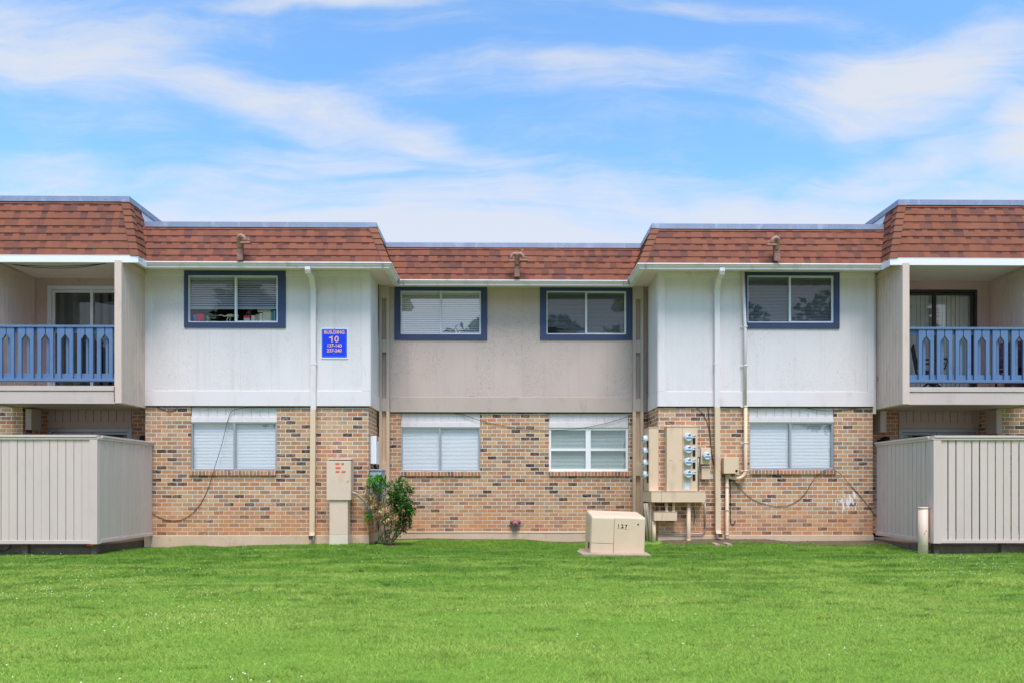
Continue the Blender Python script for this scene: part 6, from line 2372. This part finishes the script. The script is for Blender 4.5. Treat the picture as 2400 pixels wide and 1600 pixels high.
fill(young, 880, 1130, 20, 17, 34, n=9, ln=.075, wd=.013, out=.5, tlo=.1, thi=1)
fill(young, 887, 1158, 10, 18, 10, n=8, ln=.07, wd=.012, out=.5, tlo=.0, thi=.8)
fill(young, 905, 1140, 5, 7, 4, n=8, ln=.06, wd=.011, out=.5, tlo=.0, thi=.7)
fill(green, 938, 1150, 30, 27, 56, n=9, ln=.07, wd=.013, out=.5, tlo=.1, thi=1)
fill(green, 920, 1168, 14, 14, 18, n=9, ln=.07, wd=.013, out=.4, tlo=.0, thi=.6)
fill(green, 947, 1190, 23, 24, 54, n=9, ln=.075, wd=.014, out=.4, tlo=.0, thi=.55)
fill(green, 963, 1197, 12, 6, 8, n=8, ln=.08, wd=.014, out=.8, tlo=.1, thi=.8)
fill(green, 944, 1225, 20, 18, 30, n=8, ln=.07, wd=.013, out=.3, tlo=.0, thi=.4)
fill(green, 930, 1245, 22, 12, 16, n=7, ln=.065, wd=.012, out=.3, tlo=.0, thi=.35)
fill(green, 900, 1255, 16, 12, 12, n=7, ln=.06, wd=.011, out=.3, tlo=.0, thi=.35)
fill(young, 862, 1211, 10, 7, 8, n=9, ln=.07, wd=.013, out=.4, tlo=.0, thi=.5)
fill(green, 903, 1205, 24, 30, 22, n=6, ln=.06, wd=.011, out=.3, tlo=.0, thi=.3)
fill(dry, 903, 1200, 24, 26, 27, n=8, ln=.085, wd=.012, out=.2, tlo=.0, thi=1, droop=.5)
fill(dry, 872, 1170, 11, 26, 14, n=8, ln=.08, wd=.011, out=.2, tlo=.0, thi=1, droop=.5)
fill(dry, 860, 1140, 6, 12, 7, n=7, ln=.07, wd=.011, out=.2, tlo=.2, thi=1, droop=.5)
fill(dry, 880, 1205, 10, 14, 5, n=7, ln=.07, wd=.011, out=.2, tlo=.0, thi=1, droop=.5)
fill(dry, 920, 1235, 20, 18, 7, n=6, ln=.06, wd=.010, out=.2, tlo=.0, thi=.8, droop=.5)
fill(dry, 942, 1135, 22, 16, 3, n=5, ln=.06, wd=.010, out=.2, tlo=.3, thi=1, droop=.3)
leaf_mesh('leaves', green, M['leaf'], sh)
leaf_mesh('young_leaves', young, M['leaf_young'], sh)
leaf_mesh('dry_leaves', dry, M['leaf_dry'], sh)
# lump of black edging at its foot
mb = MB(); mb.tube([P(866, 1276, 13.7), P(874, 1273, 13.72), P(884, 1269, 13.75)], .03, 8)
o = mb.build('drain_hose', M['black'], None, at=P(874, 1274, 13.7)); tag(o, 'short black drain hose end in the soil at the foot of the shrub', 'hose')

# ------------------------------------------------------------------ trees across the lawn, seen only as reflections in the panes
def tree(lab, x, y, ht, rad, seed):
    r3 = random.Random(seed)
    t = thing('tree', lab, 'tree', (x, y, -.3), 'trees across the lawn')
    mb = MB()
    mb.tube([(x, y, -.4), (x + .1, y, ht * .3), (x, y + .1, ht * .6)], .24, 8, taper=.09)
    for k in range(7):
        a = r3.uniform(0, 6.28)
        mb.tube([(x, y, ht * (.28 + .04 * k)), (x + math.cos(a) * rad * .5, y + math.sin(a) * rad * .5, ht * (.48 + .05 * k))], .08, 6, taper=.03)
    mb.build('trunk', M['bark'], t)
    L = []
    lobes = [(Vector((x + max(-.75, min(.75, r3.gauss(0, .42))) * rad, y + r3.gauss(0, .35) * rad, ht * r3.uniform(.52, .88))), rad * r3.uniform(.28, .46)) for _ in range(38)]
    for c, rr in lobes:
        tb = r3.uniform(0, .5)
        for _ in range(640):
            d = Vector((r3.gauss(0, 1), r3.gauss(0, 1), r3.gauss(0, 1))).normalized()
            p = c + d * rr * r3.uniform(.15, 1.0) ** .6
            L.append((p, (d + Vector((r3.gauss(0, .6), r3.gauss(0, .6), -.3))).normalized(), r3.uniform(.34, .56), r3.uniform(.13, .20), min(1, tb + r3.uniform(0, .5)), Vector((r3.gauss(0, 1), r3.gauss(0, 1), 1))))
    leaf_mesh('crown', L, M['tree_leaf'], t)


tree('broad tree across the lawn mirrored in the upper left window', -12.8, -14, 12.6, 4.0, 3)
tree('round tree across the lawn mirrored between the two upper middle windows', .3, -17, 12.6, 4.2, 4)
tree('tree across the lawn mirrored at the right edge of the dark upper middle window', 10.6, -15, 12.6, 4.4, 8)
tree('tall tree across the lawn mirrored in the upper right window', 21.3, -13, 12.0, 4.4, 5)
tree('tree across the lawn mirrored in the right balcony door', 30, -14, 9.5, 4.0, 9)
tree('tree across the lawn mirrored in the left balcony door', -28, -15, 10.0, 4.2, 12)
